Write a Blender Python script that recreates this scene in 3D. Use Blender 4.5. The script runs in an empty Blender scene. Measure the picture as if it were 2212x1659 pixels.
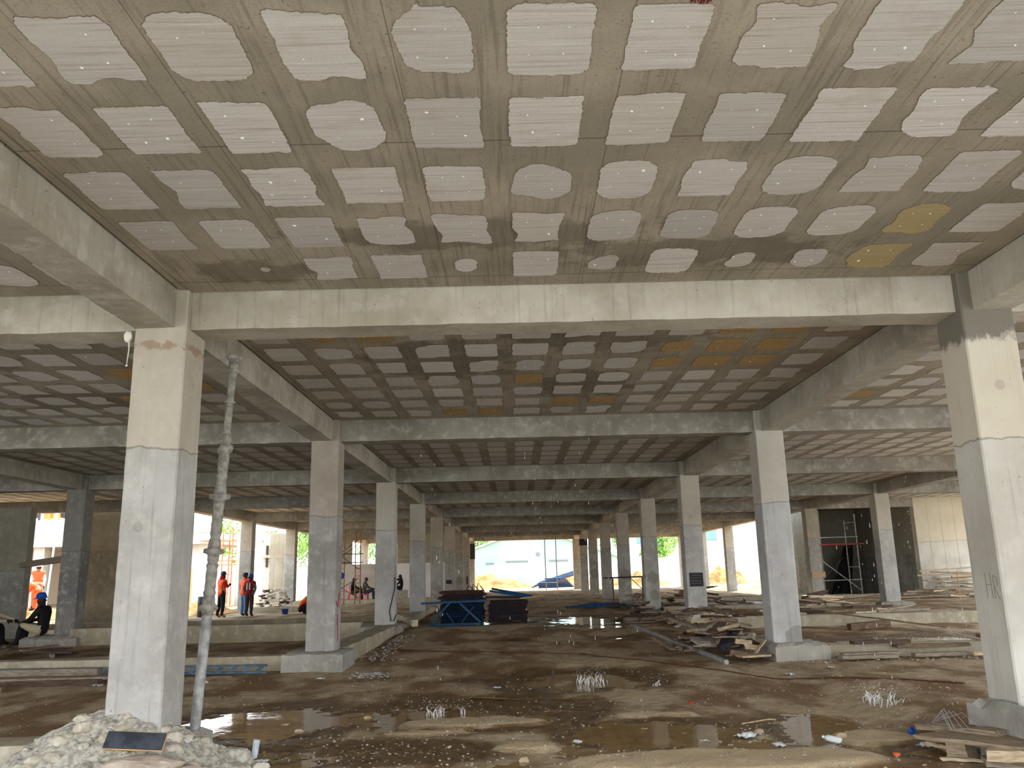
import bpy, bmesh, math, random
import numpy as np
from mathutils import Vector, Matrix, Euler, noise as mnoise

scene = bpy.context.scene
COL = scene.collection
random.seed(7)

# ------------------------------------------------------------------ camera
EYE = 1.6
cam_d = bpy.data.cameras.new('camera')
cam = bpy.data.objects.new('camera', cam_d)
COL.objects.link(cam)
cam_d.sensor_fit = 'HORIZONTAL'
cam_d.sensor_width = 36.0
cam_d.lens = 36.0 * 1799.0 / 2212.0
cam_d.clip_start = 0.05
cam_d.clip_end = 600
PITCH, ROLL = 0.22228, -0.0229
fwd = Vector((0.00018, math.cos(PITCH), math.sin(PITCH))).normalized()
rgt0 = fwd.cross(Vector((0, 0, 1))).normalized()
up0 = rgt0.cross(fwd)
rgt = math.cos(ROLL) * rgt0 + math.sin(ROLL) * up0
upv = -math.sin(ROLL) * rgt0 + math.cos(ROLL) * up0
m = Matrix((rgt, upv, -fwd)).transposed().to_4x4()
m.translation = Vector((0, 0, EYE))
cam.matrix_world = m
scene.camera = cam

# ------------------------------------------------------------------ sky, sun, exposure
world = bpy.data.worlds.new('sky')
scene.world = world
world.use_nodes = True
wn = world.node_tree.nodes
wl = world.node_tree.links
bg = wn['Background']
tc = wn.new('ShaderNodeTexCoord')
sep = wn.new('ShaderNodeSeparateXYZ')
ramp = wn.new('ShaderNodeValToRGB')
ramp.color_ramp.elements[0].color = (0.95, 0.97, 1.0, 1)
ramp.color_ramp.elements[1].color = (0.60, 0.78, 1.0, 1)
ramp.color_ramp.elements[0].position = 0.05
ramp.color_ramp.elements[1].position = 0.9
wl.new(tc.outputs['Generated'], sep.inputs[0])
wl.new(sep.outputs['Z'], ramp.inputs[0])
wl.new(ramp.outputs[0], bg.inputs['Color'])
bg.inputs['Strength'].default_value = 1.35
sun_d = bpy.data.lights.new('sun', 'SUN')
sun_d.energy = 3.4
sun_d.angle = math.radians(2.0)
sun_d.color = (1.0, 0.95, 0.87)
sun = bpy.data.objects.new('sun', sun_d)
COL.objects.link(sun)
sun.rotation_euler = Euler((math.radians(-32), math.radians(14), 0))
sun.location = (0, -20, 40)
scene.view_settings.view_transform = 'Standard'
scene.view_settings.look = 'None'
scene.view_settings.gamma = 1.0
scene.view_settings.exposure = 1.84
scene.view_settings.use_curve_mapping = False
scene.cycles.use_denoising = True

# ------------------------------------------------------------------ small numeric noise
def vnoise(x, y, seed=0):
    x = np.asarray(x, float); y = np.asarray(y, float)
    xi = np.floor(x).astype(np.int64); yi = np.floor(y).astype(np.int64)
    fx = x - xi; fy = y - yi
    fx = fx * fx * (3 - 2 * fx); fy = fy * fy * (3 - 2 * fy)
    def h(a, b):
        n = (a * 374761393 + b * 668265263 + seed * 1442695041) & 0x7fffffff
        n = ((n ^ (n >> 13)) * 1274126177) & 0x7fffffff
        return ((n ^ (n >> 16)) & 0xffff) / 65535.0
    return (h(xi, yi) * (1 - fx) + h(xi + 1, yi) * fx) * (1 - fy) + (h(xi, yi + 1) * (1 - fx) + h(xi + 1, yi + 1) * fx) * fy
def fbm(x, y, seed=0, octv=4):
    s = 0; a = 0.5
    for o in range(octv):
        s = s + a * (vnoise(x, y, seed + o * 17) - 0.5); x = x * 2.03 + 11.3; y = y * 2.03 + 5.7; a *= 0.5
    return s

# ------------------------------------------------------------------ mesh builder
class MB:
    def __init__(self):
        self.v = []; self.f = []; self.m = []
    def add(self, vs, fs, mi=0):
        b = len(self.v)
        self.v += [tuple(v) for v in vs]
        self.f += [tuple(i + b for i in f) for f in fs]
        self.m += [mi] * len(fs)
        return self
    def box(self, x0, x1, y0, y1, z0, z1, mi=0):
        return self.add([(x0, y0, z0), (x1, y0, z0), (x1, y1, z0), (x0, y1, z0), (x0, y0, z1), (x1, y0, z1), (x1, y1, z1), (x0, y1, z1)],
                        [(0, 3, 2, 1), (4, 5, 6, 7), (0, 1, 5, 4), (1, 2, 6, 5), (2, 3, 7, 6), (3, 0, 4, 7)], mi)
    def obox(self, c, size, rot=(0, 0, 0), mi=0, jit=0.0):
        R = Euler(rot).to_matrix(); c = Vector(c)
        vs = []
        for z in (-.5, .5):
            for x, y in ((-.5, -.5), (.5, -.5), (.5, .5), (-.5, .5)):
                p = Vector((x * size[0], y * size[1], z * size[2]))
                if jit: p += Vector([random.uniform(-jit, jit) for _ in range(3)])
                vs.append(c + R @ p)
        return self.add(vs, [(0, 3, 2, 1), (4, 5, 6, 7), (0, 1, 5, 4), (1, 2, 6, 5), (2, 3, 7, 6), (3, 0, 4, 7)], mi)
    def bar(self, p0, p1, w, h, mi=0):
        p0 = Vector(p0); p1 = Vector(p1); d = (p1 - p0); L = d.length; d.normalize()
        u = Vector((0, 0, 1)) if abs(d.z) < .95 else Vector((0, 1, 0))
        s = d.cross(u).normalized(); t = s.cross(d)
        vs = [p + s * a * w / 2 + t * b * h / 2 for p in (p0, p1) for a, b in ((-1, -1), (1, -1), (1, 1), (-1, 1))]
        return self.add(vs, [(0, 1, 2, 3), (7, 6, 5, 4), (0, 4, 5, 1), (1, 5, 6, 2), (2, 6, 7, 3), (3, 7, 4, 0)], mi)
    def tube(self, pts, r, n=8, mi=0, cap=True):
        pts = [Vector(p) for p in pts]
        rs = r if isinstance(r, (list, tuple)) else [r] * len(pts)
        vs = []; fs = []
        ref = Vector((0, 0, 1))
        for i, p in enumerate(pts):
            d = (pts[min(i + 1, len(pts) - 1)] - pts[max(i - 1, 0)]).normalized()
            if abs(d.dot(ref)) > .97: ref = Vector((0, 1, 0)) if abs(d.y) < .9 else Vector((1, 0, 0))
            s = d.cross(ref).normalized(); t = s.cross(d)
            for k in range(n):
                a = 2 * math.pi * k / n
                vs.append(p + (s * math.cos(a) + t * math.sin(a)) * rs[i])
        for i in range(len(pts) - 1):
            for k in range(n):
                k2 = (k + 1) % n
                fs.append((i * n + k, i * n + k2, (i + 1) * n + k2, (i + 1) * n + k))
        if cap:
            fs.append(tuple(range(n - 1, -1, -1))); fs.append(tuple(range((len(pts) - 1) * n, len(pts) * n)))
        return self.add(vs, fs, mi)
    def rock(self, c, size, seed=0, sub=2, rough=.35, mi=0, flat=0.0):
        bm = bmesh.new()
        bmesh.ops.create_icosphere(bm, subdivisions=sub, radius=1)
        off = Vector((seed * 3.17, seed * 1.7, seed * .9))
        for v in bm.verts:
            p = v.co.copy()
            k = 1 + rough * mnoise.noise(p * 1.1 + off) + rough * .4 * mnoise.noise(p * 2.7 + off)
            for ax in (Vector((.6, .5, .6)), Vector((-.7, .3, .5)), Vector((.1, -.9, .3)), Vector((0, .1, 1))):
                ax.normalize()
                q = p.normalized().dot(ax)
                if q * k > .78: k = min(k, .78 / q)
            v.co = p * k
        vs = [Vector((v.co.x * size[0], v.co.y * size[1], v.co.z * size[2])) + Vector(c) for v in bm.verts]
        fs = [tuple(v.index for v in f.verts) for f in bm.faces]
        bm.free()
        return self.add(vs, fs, mi)
    def lathe(self, prof, n=16, c=(0, 0, 0), mi=0):
        vs = []; fs = []
        for r, z in prof:
            for k in range(n):
                a = 2 * math.pi * k / n
                vs.append((c[0] + r * math.cos(a), c[1] + r * math.sin(a), c[2] + z))
        for i in range(len(prof) - 1):
            for k in range(n):
                k2 = (k + 1) % n
                fs.append((i * n + k, i * n + k2, (i + 1) * n + k2, (i + 1) * n + k))
        fs.append(tuple(range(n - 1, -1, -1))); fs.append(tuple(range((len(prof) - 1) * n, len(prof) * n)))
        return self.add(vs, fs, mi)
    def build(self, name, mats, parent=None, smooth=False, bevel=0.0, origin=None):
        me = bpy.data.meshes.new(name)
        vs = self.v
        if origin is not None:
            o = Vector(origin); vs = [tuple(Vector(v) - o) for v in vs]
        me.from_pydata(vs, [], self.f)
        if not isinstance(mats, (list, tuple)): mats = [mats]
        for mt in mats: me.materials.append(mt)
        if len(mats) > 1: me.polygons.foreach_set('material_index', self.m)
        if smooth: me.polygons.foreach_set('use_smooth', [True] * len(me.polygons))
        me.update()
        ob = bpy.data.objects.new(name, me)
        COL.objects.link(ob)
        if origin is not None: ob.location = origin
        if parent is not None: ob.parent = parent
        if bevel:
            bv = ob.modifiers.new('bevel', 'BEVEL'); bv.width = bevel; bv.segments = 2; bv.limit_method = 'ANGLE'
        return ob

def tag(o, label, cat, group=None, kind=None):
    o['label'] = label; o['category'] = cat
    if group: o['group'] = group
    if kind: o['kind'] = kind
    return o
def struct(o):
    o['kind'] = 'structure'; return o
def empty(name, loc=(0, 0, 0), rz=0):
    o = bpy.data.objects.new(name, None); COL.objects.link(o)
    o.location = loc; o.rotation_euler = (0, 0, rz); o.empty_display_size = .2
    return o
def copy_tree(o, parent=None):
    c = o.copy(); COL.objects.link(c)
    if parent is not None: c.parent = parent
    for ch in list(o.children): copy_tree(ch, c)
    return c

# ------------------------------------------------------------------ materials
def lin(c):
    return tuple((x / 12.92 if x <= .04045 else ((x + .055) / 1.055) ** 2.4) for x in [v / 255. for v in c]) + (1,)
class NT:
    def __init__(self, name):
        self.m = bpy.data.materials.new(name); self.m.use_nodes = True
        self.t = self.m.node_tree; self.n = self.t.nodes
        self.b = self.n['Principled BSDF']
        self.out = self.n['Material Output']
    def new(self, typ, **kw):
        nd = self.n.new(typ)
        for k, v in kw.items():
            if k.startswith('i_'):
                nd.inputs[k[2:].replace('_', ' ')].default_value = v
            else: setattr(nd, k, v)
        return nd
    def L(self, a, b): self.t.links.new(a, b)
    def pos(self, obj=False):
        if obj: return self.new('ShaderNodeTexCoord').outputs['Object']
        return self.new('ShaderNodeNewGeometry').outputs['Position']
    def mapping(self, vec, scale, rot=(0, 0, 0)):
        mp = self.new('ShaderNodeMapping'); mp.inputs['Scale'].default_value = scale; mp.inputs['Rotation'].default_value = rot
        self.L(vec, mp.inputs['Vector']); return mp.outputs[0]
    def noise(self, vec, scale, detail=3, rough=.55):
        nd = self.new('ShaderNodeTexNoise'); nd.inputs['Scale'].default_value = scale; nd.inputs['Detail'].default_value = detail
        nd.inputs['Roughness'].default_value = rough
        self.L(vec, nd.inputs['Vector']); return nd.outputs['Fac']
    def rng(self, val, a, b, c=0., d=1., smooth=True):
        nd = self.new('ShaderNodeMapRange'); nd.interpolation_type = 'SMOOTHSTEP' if smooth else 'LINEAR'
        nd.inputs['From Min'].default_value = a; nd.inputs['From Max'].default_value = b
        nd.inputs['To Min'].default_value = c; nd.inputs['To Max'].default_value = d
        self.L(val, nd.inputs['Value']); return nd.outputs[0]
    def math(self, op, a, b=None, c=None):
        nd = self.new('ShaderNodeMath', operation=op)
        for i, x in enumerate((a, b, c)):
            if x is None: continue
            if isinstance(x, (int, float)): nd.inputs[i].default_value = x
            else: self.L(x, nd.inputs[i])
        return nd.outputs[0]
    def mix(self, fac, a, b, mode='MIX'):
        nd = self.new('ShaderNodeMix', data_type='RGBA', blend_type=mode)
        for s, x in ((nd.inputs[0], fac), (nd.inputs[6], a), (nd.inputs[7], b)):
            if isinstance(x, (int, float)): s.default_value = x
            elif isinstance(x, tuple): s.default_value = x
            else: self.L(x, s)
        return nd.outputs[2]
    def sepxyz(self, v):
        nd = self.new('ShaderNodeSeparateXYZ'); self.L(v, nd.inputs[0]); return nd.outputs
    def bump(self, h, strength=.3, dist=.02):
        nd = self.new('ShaderNodeBump'); nd.inputs['Strength'].default_value = strength; nd.inputs['Distance'].default_value = dist
        self.L(h, nd.inputs['Height']); self.L(nd.outputs[0], self.b.inputs['Normal'])
    def fin(self, col=None, rough=.85, spec=.3, metal=0.):
        b = self.b
        if col is not None:
            if isinstance(col, tuple): b.inputs['Base Color'].default_value = col
            else: self.L(col, b.inputs['Base Color'])
        if isinstance(rough, (int, float)): b.inputs['Roughness'].default_value = rough
        else: self.L(rough, b.inputs['Roughness'])
        b.inputs['Specular IOR Level'].default_value = spec
        b.inputs['Metallic'].default_value = metal
        return self.m

MATS = {}
def simple(name, c, c2=None, rough=.8, metal=0., scale=12, spec=.3, bump=0., obj=False, det=3, stretch=(1, 1, 1), lo=.35, hi=.65):
    if name in MATS: return MATS[name]
    t = NT(name)
    if c2 is None:
        mt = t.fin(lin(c), rough, spec, metal)
    else:
        p = t.mapping(t.pos(obj), stretch)
        n = t.noise(p, scale, det)
        col = t.mix(t.rng(n, lo, hi), lin(c), lin(c2))
        if bump: t.bump(n, bump, .02)
        mt = t.fin(col, rough, spec, metal)
    MATS[name] = mt
    return mt

def concrete(name, base=(176, 173, 166), dark=(140, 135, 125), warm=(186, 174, 150), joint=2.68, spots=(), damp_top=None, rust=None, streak='Z', warm_amt=.5):
    """cast concrete: cloudy tone, pores, form streaks, a pour joint, damp spots that have their own outline"""
    t = NT(name)
    p = t.pos(); s = t.sepxyz(p)
    big = t.noise(p, .9, 4, .6)
    med = t.noise(p, 5.5, 4, .65)
    col = t.mix(t.rng(big, .3, .72), lin(dark), lin(base))
    col = t.mix(t.math('MULTIPLY', t.rng(med, .45, .75), .45), col, lin((205, 201, 192)))
    st = {'Z': (9, 9, .35), 'X': (.35, 9, 9), 'Y': (9, .35, 9)}[streak]
    stv = t.noise(t.mapping(p, st), 2.2, 3, .6)
    col = t.mix(t.math('MULTIPLY', t.rng(stv, .52, .8), .38), col, lin((104, 99, 90)))
    if joint:
        wob = t.noise(p, 3.0, 3)
        zz = t.math('ADD', s[2], t.math('MULTIPLY', t.math('SUBTRACT', wob, .5), .16))
        above = t.rng(zz, joint - .012, joint + .012)
        col = t.mix(t.math('MULTIPLY', above, warm_amt), col, lin(warm))
        line = t.math('SUBTRACT', 1., t.rng(t.math('ABSOLUTE', t.math('SUBTRACT', zz, joint)), .0, .016))
        col = t.mix(t.math('MULTIPLY', line, .55), col, lin((80, 74, 66)))
    pore = t.noise(p, 38, 2, .5)
    pm = t.rng(pore, .70, .76)
    col = t.mix(t.math('MULTIPLY', pm, .6), col, lin((70, 66, 60)))
    if spots:
        wv = t.noise(p, 4.5, 3)
        for (x, y, z, r) in spots:
            vd = t.new('ShaderNodeVectorMath', operation='DISTANCE'); vd.inputs[1].default_value = (x, y, z)
            t.L(p, vd.inputs[0])
            d = t.math('ADD', vd.outputs['Value'], t.math('MULTIPLY', t.math('SUBTRACT', wv, .5), r * .9))
            col = t.mix(t.math('MULTIPLY', t.rng(d, r * 1.03, r * .9), .3 if r < .07 else .5), col, lin((112, 106, 94)))
    if damp_top:
        n2 = t.noise(t.mapping(p, (2.6, 2.6, 1.6)), 2.5, 6, .7)
        dz = t.math('ADD', s[2], t.math('MULTIPLY', t.math('SUBTRACT', n2, .5), .45))
        col = t.mix(t.math('MULTIPLY', t.rng(dz, damp_top - .05, damp_top + .05), .8), col, lin((88, 83, 76)))
    if rust:
        n3 = t.noise(p, 9, 5, .7)
        dz = t.rng(t.math('ABSOLUTE', t.math('SUBTRACT', s[2], rust)), .16, .0)
        col = t.mix(t.math('MULTIPLY', t.rng(t.math('MULTIPLY', n3, dz), .40, .52), .55), col, lin((140, 100, 66)))
    hgt = t.math('ADD', t.math('MULTIPLY', med, .6), t.math('MULTIPLY', pm, -.8))
    t.bump(hgt, .35, .012)
    return t.fin(col, .86, .25)
# ------------------------------------------------------------------ grid of the frame
Y1, SY = 7.507, 6.837
ZT, ZB = 4.251, 3.887
CW = 0.48
CX = {'AA': -19.13, 'A': -11.31, 'L': -3.49, 'R': 4.19, 'C': 11.98, 'D': 19.8}
def YR(i): return Y1 + (i - 1) * SY
LW = 0.37
def beam_x(k):
    return (CX[k], CX[k] + LW) if k in ('AA', 'A', 'L') else (CX[k] + CW - LW, CX[k] + CW)

# ------------------------------------------------------------------ ground
PUD = [(-2.85, 9.85, 1.05, 1.45, .045, .0), (1.3, 8.85, .85, .85, .05, .0), (.75, 12.9, 1.5, 1.2, .036, .02), (2.85, 8.75, .42, .95, .035, .0),
       (-.5, 10.3, 1.5, 1.3, .016, .0), (-1.5, 8.2, 1.6, .55, .014, .0), (1.95, 24.0, 2.0, 2.2, .045, .26), (8.1, 16.9, 1.9, 1.9, .04, .115),
       (8.2, 33.0, 1.3, 1.6, .04, .27), (3.75, 7.75, .6, .35, .05, .0), (-5.6, 15.9, .6, .35, .04, .1), (-.05, 18.6, .3, .32, .04, .185),
       (2.2, 18.5, .28, .3, .04, .185), (3.4, 23.2, .8, 1.4, .035, .255), (-1.6, 23.2, 1.2, .8, .035, .255), (3.3, 19.6, .3, .35, .03, .2)]
BUMP = [(-.45, 9.6, .8, .33, .045), (.05, 8.22, .3, .17, .045), (1.75, 7.45, 1.3, .42, .07), (1.55, 9.85, .4, .12, .03), (-.95, 9.05, .45, .12, .03), (3.3, 8.35, .45, .3, .04)]
def ground_base(x, y):
    x = np.asarray(x, float); y = np.asarray(y, float)
    mid = np.interp(y, [-10, 8.8, 10, 14, 18, 21, 28, 66], [0, 0, .0, .10, .18, .25, .28, .3])
    lef = np.interp(y, [-10, 6, 12, 14, 20, 21, 27.8, 28.4, 40], [0, 0, .08, .12, .09, .1, .12, .24, .3])
    rig = np.interp(y, [-10, 6, 7, 14, 18, 21, 26, 66], [.1, .1, .15, .14, .12, .16, .28, .3])
    wl_ = np.clip((-2.7 - x) / .8, 0, 1); wr_ = np.clip((x - 3.7) / 1.0, 0, 1)
    return mid * (1 - wl_ - wr_) + lef * wl_ + rig * wr_
def ground_h(x, y, full=True):
    x = np.asarray(x, float); y = np.asarray(y, float)
    z = ground_base(x, y)
    n = fbm(x * .9, y * .9, 3, 4) * .055 + fbm(x * 4.2, y * 4.2, 9, 4) * .03
    wet = np.zeros_like(z)
    for (cx, cy, rx, ry, dp, lv) in PUD:
        r = np.sqrt(((x - cx) / rx) ** 2 + ((y - cy) / ry) ** 2) + fbm(x * 1.6, y * 1.6, 21, 3) * .55
        k = np.clip(1.55 - r, 0, 1); k = k * k * (3 - 2 * k)
        z = z * (1 - k) + (lv + .012 - dp * np.clip(1.15 - r, 0, 1)) * k
        wet = np.maximum(wet, np.clip(1.6 - r, 0, 1))
    for (cx, cy, rx, ry, h) in BUMP:
        r = np.sqrt(((x - cx) / rx) ** 2 + ((y - cy) / ry) ** 2) + fbm(x * 2.6, y * 2.6, 33, 3) * .5
        k = np.clip((1.15 - r) / .3, 0, 1); k = k * k * (3 - 2 * k)
        z = z + h * k; wet = wet * (1 - k) - .55 * k
    if full: z = z + n + fbm(x * 15, y * 12, 51, 3) * .034 * (.35 + np.maximum(wet, 0))
    return (z, wet) if full else z
def gz(x, y): return float(ground_h(np.array([x]), np.array([y]))[0][0])

def soil_material():
    t = NT('trodden_soil')
    p = t.pos()
    at = t.new('ShaderNodeAttribute', attribute_name='wet').outputs['Fac']
    n1 = t.noise(t.mapping(p, (1, .6, 1)), 1.1, 4, .6); n2 = t.noise(t.mapping(p, (.6, 1, 1)), 9, 5, .7); n3 = t.noise(p, 60, 3, .6)
    dry = t.mix(t.rng(n2, .3, .7), lin((166, 143, 108)), lin((204, 184, 152)))
    dry = t.mix(t.math('MULTIPLY', t.rng(n1, .42, .6), t.rng(at, -.4, -.05)), dry, lin((132, 101, 64)))
    dry = t.mix(t.math('MULTIPLY', t.rng(at, -.1, -.45), .7), dry, lin((206, 182, 144)))
    dry = t.mix(t.math('MULTIPLY', t.rng(n3, .6, .75), .5), dry, lin((222, 210, 188)))
    wetc = t.mix(t.rng(n2, .35, .65), lin((84, 63, 37)), lin((122, 95, 60)))
    w = t.rng(t.math('ADD', at, t.math('MULTIPLY', t.math('SUBTRACT', n1, .5), .7)), .25, .7)
    col = t.mix(w, dry, wetc)
    n4 = t.noise(p, 170, 2, .5)
    col = t.mix(t.math('MULTIPLY', t.rng(n4, .64, .72), .55), col, lin((224, 212, 192)))
    col = t.mix(t.math('MULTIPLY', t.rng(n4, .40, .32), .4), col, lin((62, 50, 36)))
    t.bump(t.math('ADD', t.math('MULTIPLY', n2, .6), t.math('ADD', t.math('MULTIPLY', n3, .6), t.math('MULTIPLY', n4, .3))), .9, .04)
    return t.fin(col, t.rng(w, 0, 1, .95, .33, False), .35)
SOIL = soil_material()
NU, NV = 430, 560
ys = np.concatenate([np.linspace(-.5, 6.0, 24)[:-1], 6.0 * np.exp(np.linspace(0, math.log(66 / 6.0), NV))])
us = np.linspace(-1, 1, NU)
GX = us[None, :] * (np.abs(ys[:, None]) * .68 + 4.5); GY = np.repeat(ys[:, None], NU, 1)
Z, WET = ground_h(GX, GY)
nr = len(ys)
vs = np.stack([GX, GY, Z], -1).reshape(-1, 3)
ii = (np.arange(nr - 1)[:, None] * NU + np.arange(NU - 1)[None, :]).ravel()
fs = np.stack([ii, ii + 1, ii + NU + 1, ii + NU], 1)
me = bpy.data.meshes.new('floor')
me.vertices.add(len(vs)); me.vertices.foreach_set('co', vs.astype(np.float32).ravel())
me.loops.add(len(fs) * 4); me.loops.foreach_set('vertex_index', fs.ravel().astype(np.int32))
me.polygons.add(len(fs)); me.polygons.foreach_set('loop_start', (np.arange(len(fs)) * 4).astype(np.int32))
me.polygons.foreach_set('use_smooth', np.ones(len(fs), dtype=bool))
me.update(calc_edges=True); me.validate()
a_ = me.attributes.new('wet', 'FLOAT', 'POINT'); a_.data.foreach_set('value', WET.astype(np.float32).ravel())
me.materials.append(SOIL)
floor = bpy.data.objects.new('floor', me); COL.objects.link(floor); struct(floor)

SAND = simple('sandy_earth', (196, 164, 128), (176, 144, 108), .95, scale=.5, bump=.3)
yard = MB().box(-160, 160, -60, 200, -.6, -.2).build('ground_outside', simple('pale_hardcore', (196, 192, 184), (176, 171, 162), .95, scale=.6)); struct(yard)
yd = MB()
yd.add([(-90, 62, .1), (90, 62, .1), (90, 63.5, .36), (90, 130, .4), (-90, 130, .4), (-90, 63.5, .36)], [(0, 1, 2, 5), (5, 2, 3, 4)])
yd.add([(-90, 36, .18), (-19, 36, .18), (-19, 62.2, .2), (-90, 62.2, .2)], [(0, 1, 2, 3)])
struct(yd.build('ground_yard', SAND))

def water_material():
    t = NT('muddy_water')
    p = t.pos()
    n = t.noise(t.mapping(p, (1, 1, 1)), 3.0, 3, .6); f = t.noise(p, 26, 3, .6)
    amt = t.rng(t.noise(p, .55, 2), .45, .62)
    t.bump(t.math('ADD', t.math('MULTIPLY', n, .5), t.math('MULTIPLY', t.math('MULTIPLY', f, amt), .35)), .2, .02)
    col = t.mix(t.rng(n, .3, .7), lin((158, 130, 86)), lin((136, 110, 70)))
    return t.fin(col, .04, .5)
WATER = water_material()
def puddle(i):
    cx, cy, rx, ry, dp, lv = PUD[i]
    mb = MB(); n = 40
    ring = [(cx + rx * 1.5 * math.cos(2 * math.pi * k / n), cy + ry * 1.5 * math.sin(2 * math.pi * k / n), lv - .0011 * i) for k in range(n)]
    mb.add(ring, [tuple(range(n))])
    return mb.build('puddle', WATER)
PL = ['brown puddle beside the steel prop foot, mirroring a column', 'murky brown puddle holding two stones, centre of the near ground', 'shallow rippled puddle with splashing drips in the middle aisle',
      'narrow rippled puddle between litter on the near ground, right of the murky one', 'thin film of water on dark mud among gravel, left of centre', 'shallow wet sheet at the very front among pebbles', 'long bright puddle beside the stacked scaffold frames',
      'bright rain splashed puddle behind the right hand ground beam', 'far bright puddle between the right columns', 'small puddle under the broken planks by the right front pedestal',
      'small puddle behind the long blue steel truss on the left', 'tiny bright puddle in the middle aisle, left one of two', 'tiny bright puddle in the middle aisle, right one of two', 'bright puddle before the fallen timber by the third right column', 'puddle at the foot of the blue trestle frames', 'tiny puddle next to the long steel pipe end']
for i, lb in enumerate(PL):
    tag(puddle(i), lb, 'puddle', 'puddles on the site floor', 'stuff')

# ------------------------------------------------------------------ ceilings: concrete soffit with foam block faces
def soffit_material():
    t = NT('soffit_concrete')
    p = t.pos(); s = t.sepxyz(p)
    big = t.noise(p, .8, 4, .6); med = t.noise(p, 7, 4, .65)
    col = t.mix(t.rng(big, .35, .7), lin((148, 139, 123)), lin((176, 166, 148)))
    st = t.noise(t.mapping(p, (14, .5, 1)), 2.5, 3)
    col = t.mix(t.math('MULTIPLY', t.rng(st, .5, .72), .5), col, lin((108, 101, 88)))
    pm = t.rng(t.noise(p, 30, 2), .68, .75)
    col = t.mix(t.math('MULTIPLY', pm, .6), col, lin((78, 68, 56)))
    gr = t.noise(p, 90, 3, .6); col = t.mix(t.math('MULTIPLY', t.rng(gr, .5, .72), .35), col, lin((92, 82, 68)))
    # plywood sheet joints
    for ax, per, off in ((0, 1.22, .62), (1, 2.44, .15)):
        q = t.math('ABSOLUTE', t.math('SUBTRACT', t.math('FRACT', t.math('DIVIDE', t.math('ADD', s[ax], 100 + off), per)), .5))
        ln = t.rng(q, .4962, .4985)
        col = t.mix(t.math('MULTIPLY', ln, .6), col, lin((70, 62, 52)))
    wv = t.noise(p, 3.2, 4, .65)
    for (x, y, rx, ry) in ((-.2, 6.25, 1.9, .36), (1.6, 6.75, 1.7, .42), (-2.2, 7.0, .7, .35), (-.9, 10.4, 1.3, 1.3), (1.1, 9.3, 1.6, .9), (1.0, 12, .9, 1.2), (-8.5, 10, 2.6, 1.6), (-6.2, 12.2, 2, 1)):
        v = t.new('ShaderNodeVectorMath', operation='SUBTRACT'); v.inputs[1].default_value = (x, y, ZT); t.L(p, v.inputs[0])
        v2 = t.new('ShaderNodeVectorMath', operation='MULTIPLY'); v2.inputs[1].default_value = (1 / rx, 1 / ry, 0); t.L(v.outputs[0], v2.inputs[0])
        ln_ = t.new('ShaderNodeVectorMath', operation='LENGTH'); t.L(v2.outputs[0], ln_.inputs[0])
        d = t.math('ADD', ln_.outputs['Value'], t.math('MULTIPLY', t.math('SUBTRACT', wv, .5), 1.8))
        col = t.mix(t.math('MULTIPLY', t.rng(d, .9, .55), .42), col, lin((72, 62, 50)))
    t.bump(med, .25, .01)
    return t.fin(col, .9, .2)
def foam_material():
    t = NT('foam_block_face')
    p = t.pos()
    tint = t.new('ShaderNodeAttribute', attribute_name='tint').outputs['Color']
    n = t.noise(t.mapping(p, (.7, 34, 1)), 2.2, 4, .7); b = t.noise(p, 2.6, 3, .6)
    col = t.mix(t.math('MULTIPLY', t.rng(n, .5, .7), .6), tint, lin((146, 134, 118)))
    col = t.mix(t.math('MULTIPLY', t.rng(b, .55, .75), .3), col, lin((172, 156, 132)))
    col = t.mix(t.math('MULTIPLY', t.rng(n, .42, .28), .5), col, lin((244, 240, 234)))
    g2 = t.noise(p, 120, 2, .5); col = t.mix(t.math('MULTIPLY', t.rng(g2, .52, .72), .25), col, lin((150, 138, 122)))
    t.bump(n, .12, .008)
    return t.fin(col, .8, .3)
SOFFIT = soffit_material(); FOAM = foam_material()
RIB = concrete('rib_concrete', (150, 141, 122), (124, 114, 97), joint=None, streak='Y')
GREY_F, WHITE_F, TAN_F, YEL_F = lin((205, 198, 188))[:3], lin((247, 243, 238))[:3], lin((190, 180, 168))[:3], lin((178, 158, 112))[:3]
OCH_F = lin((168, 128, 66))[:3]
EDGE_F = lin((96, 84, 68))[:3]

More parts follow.
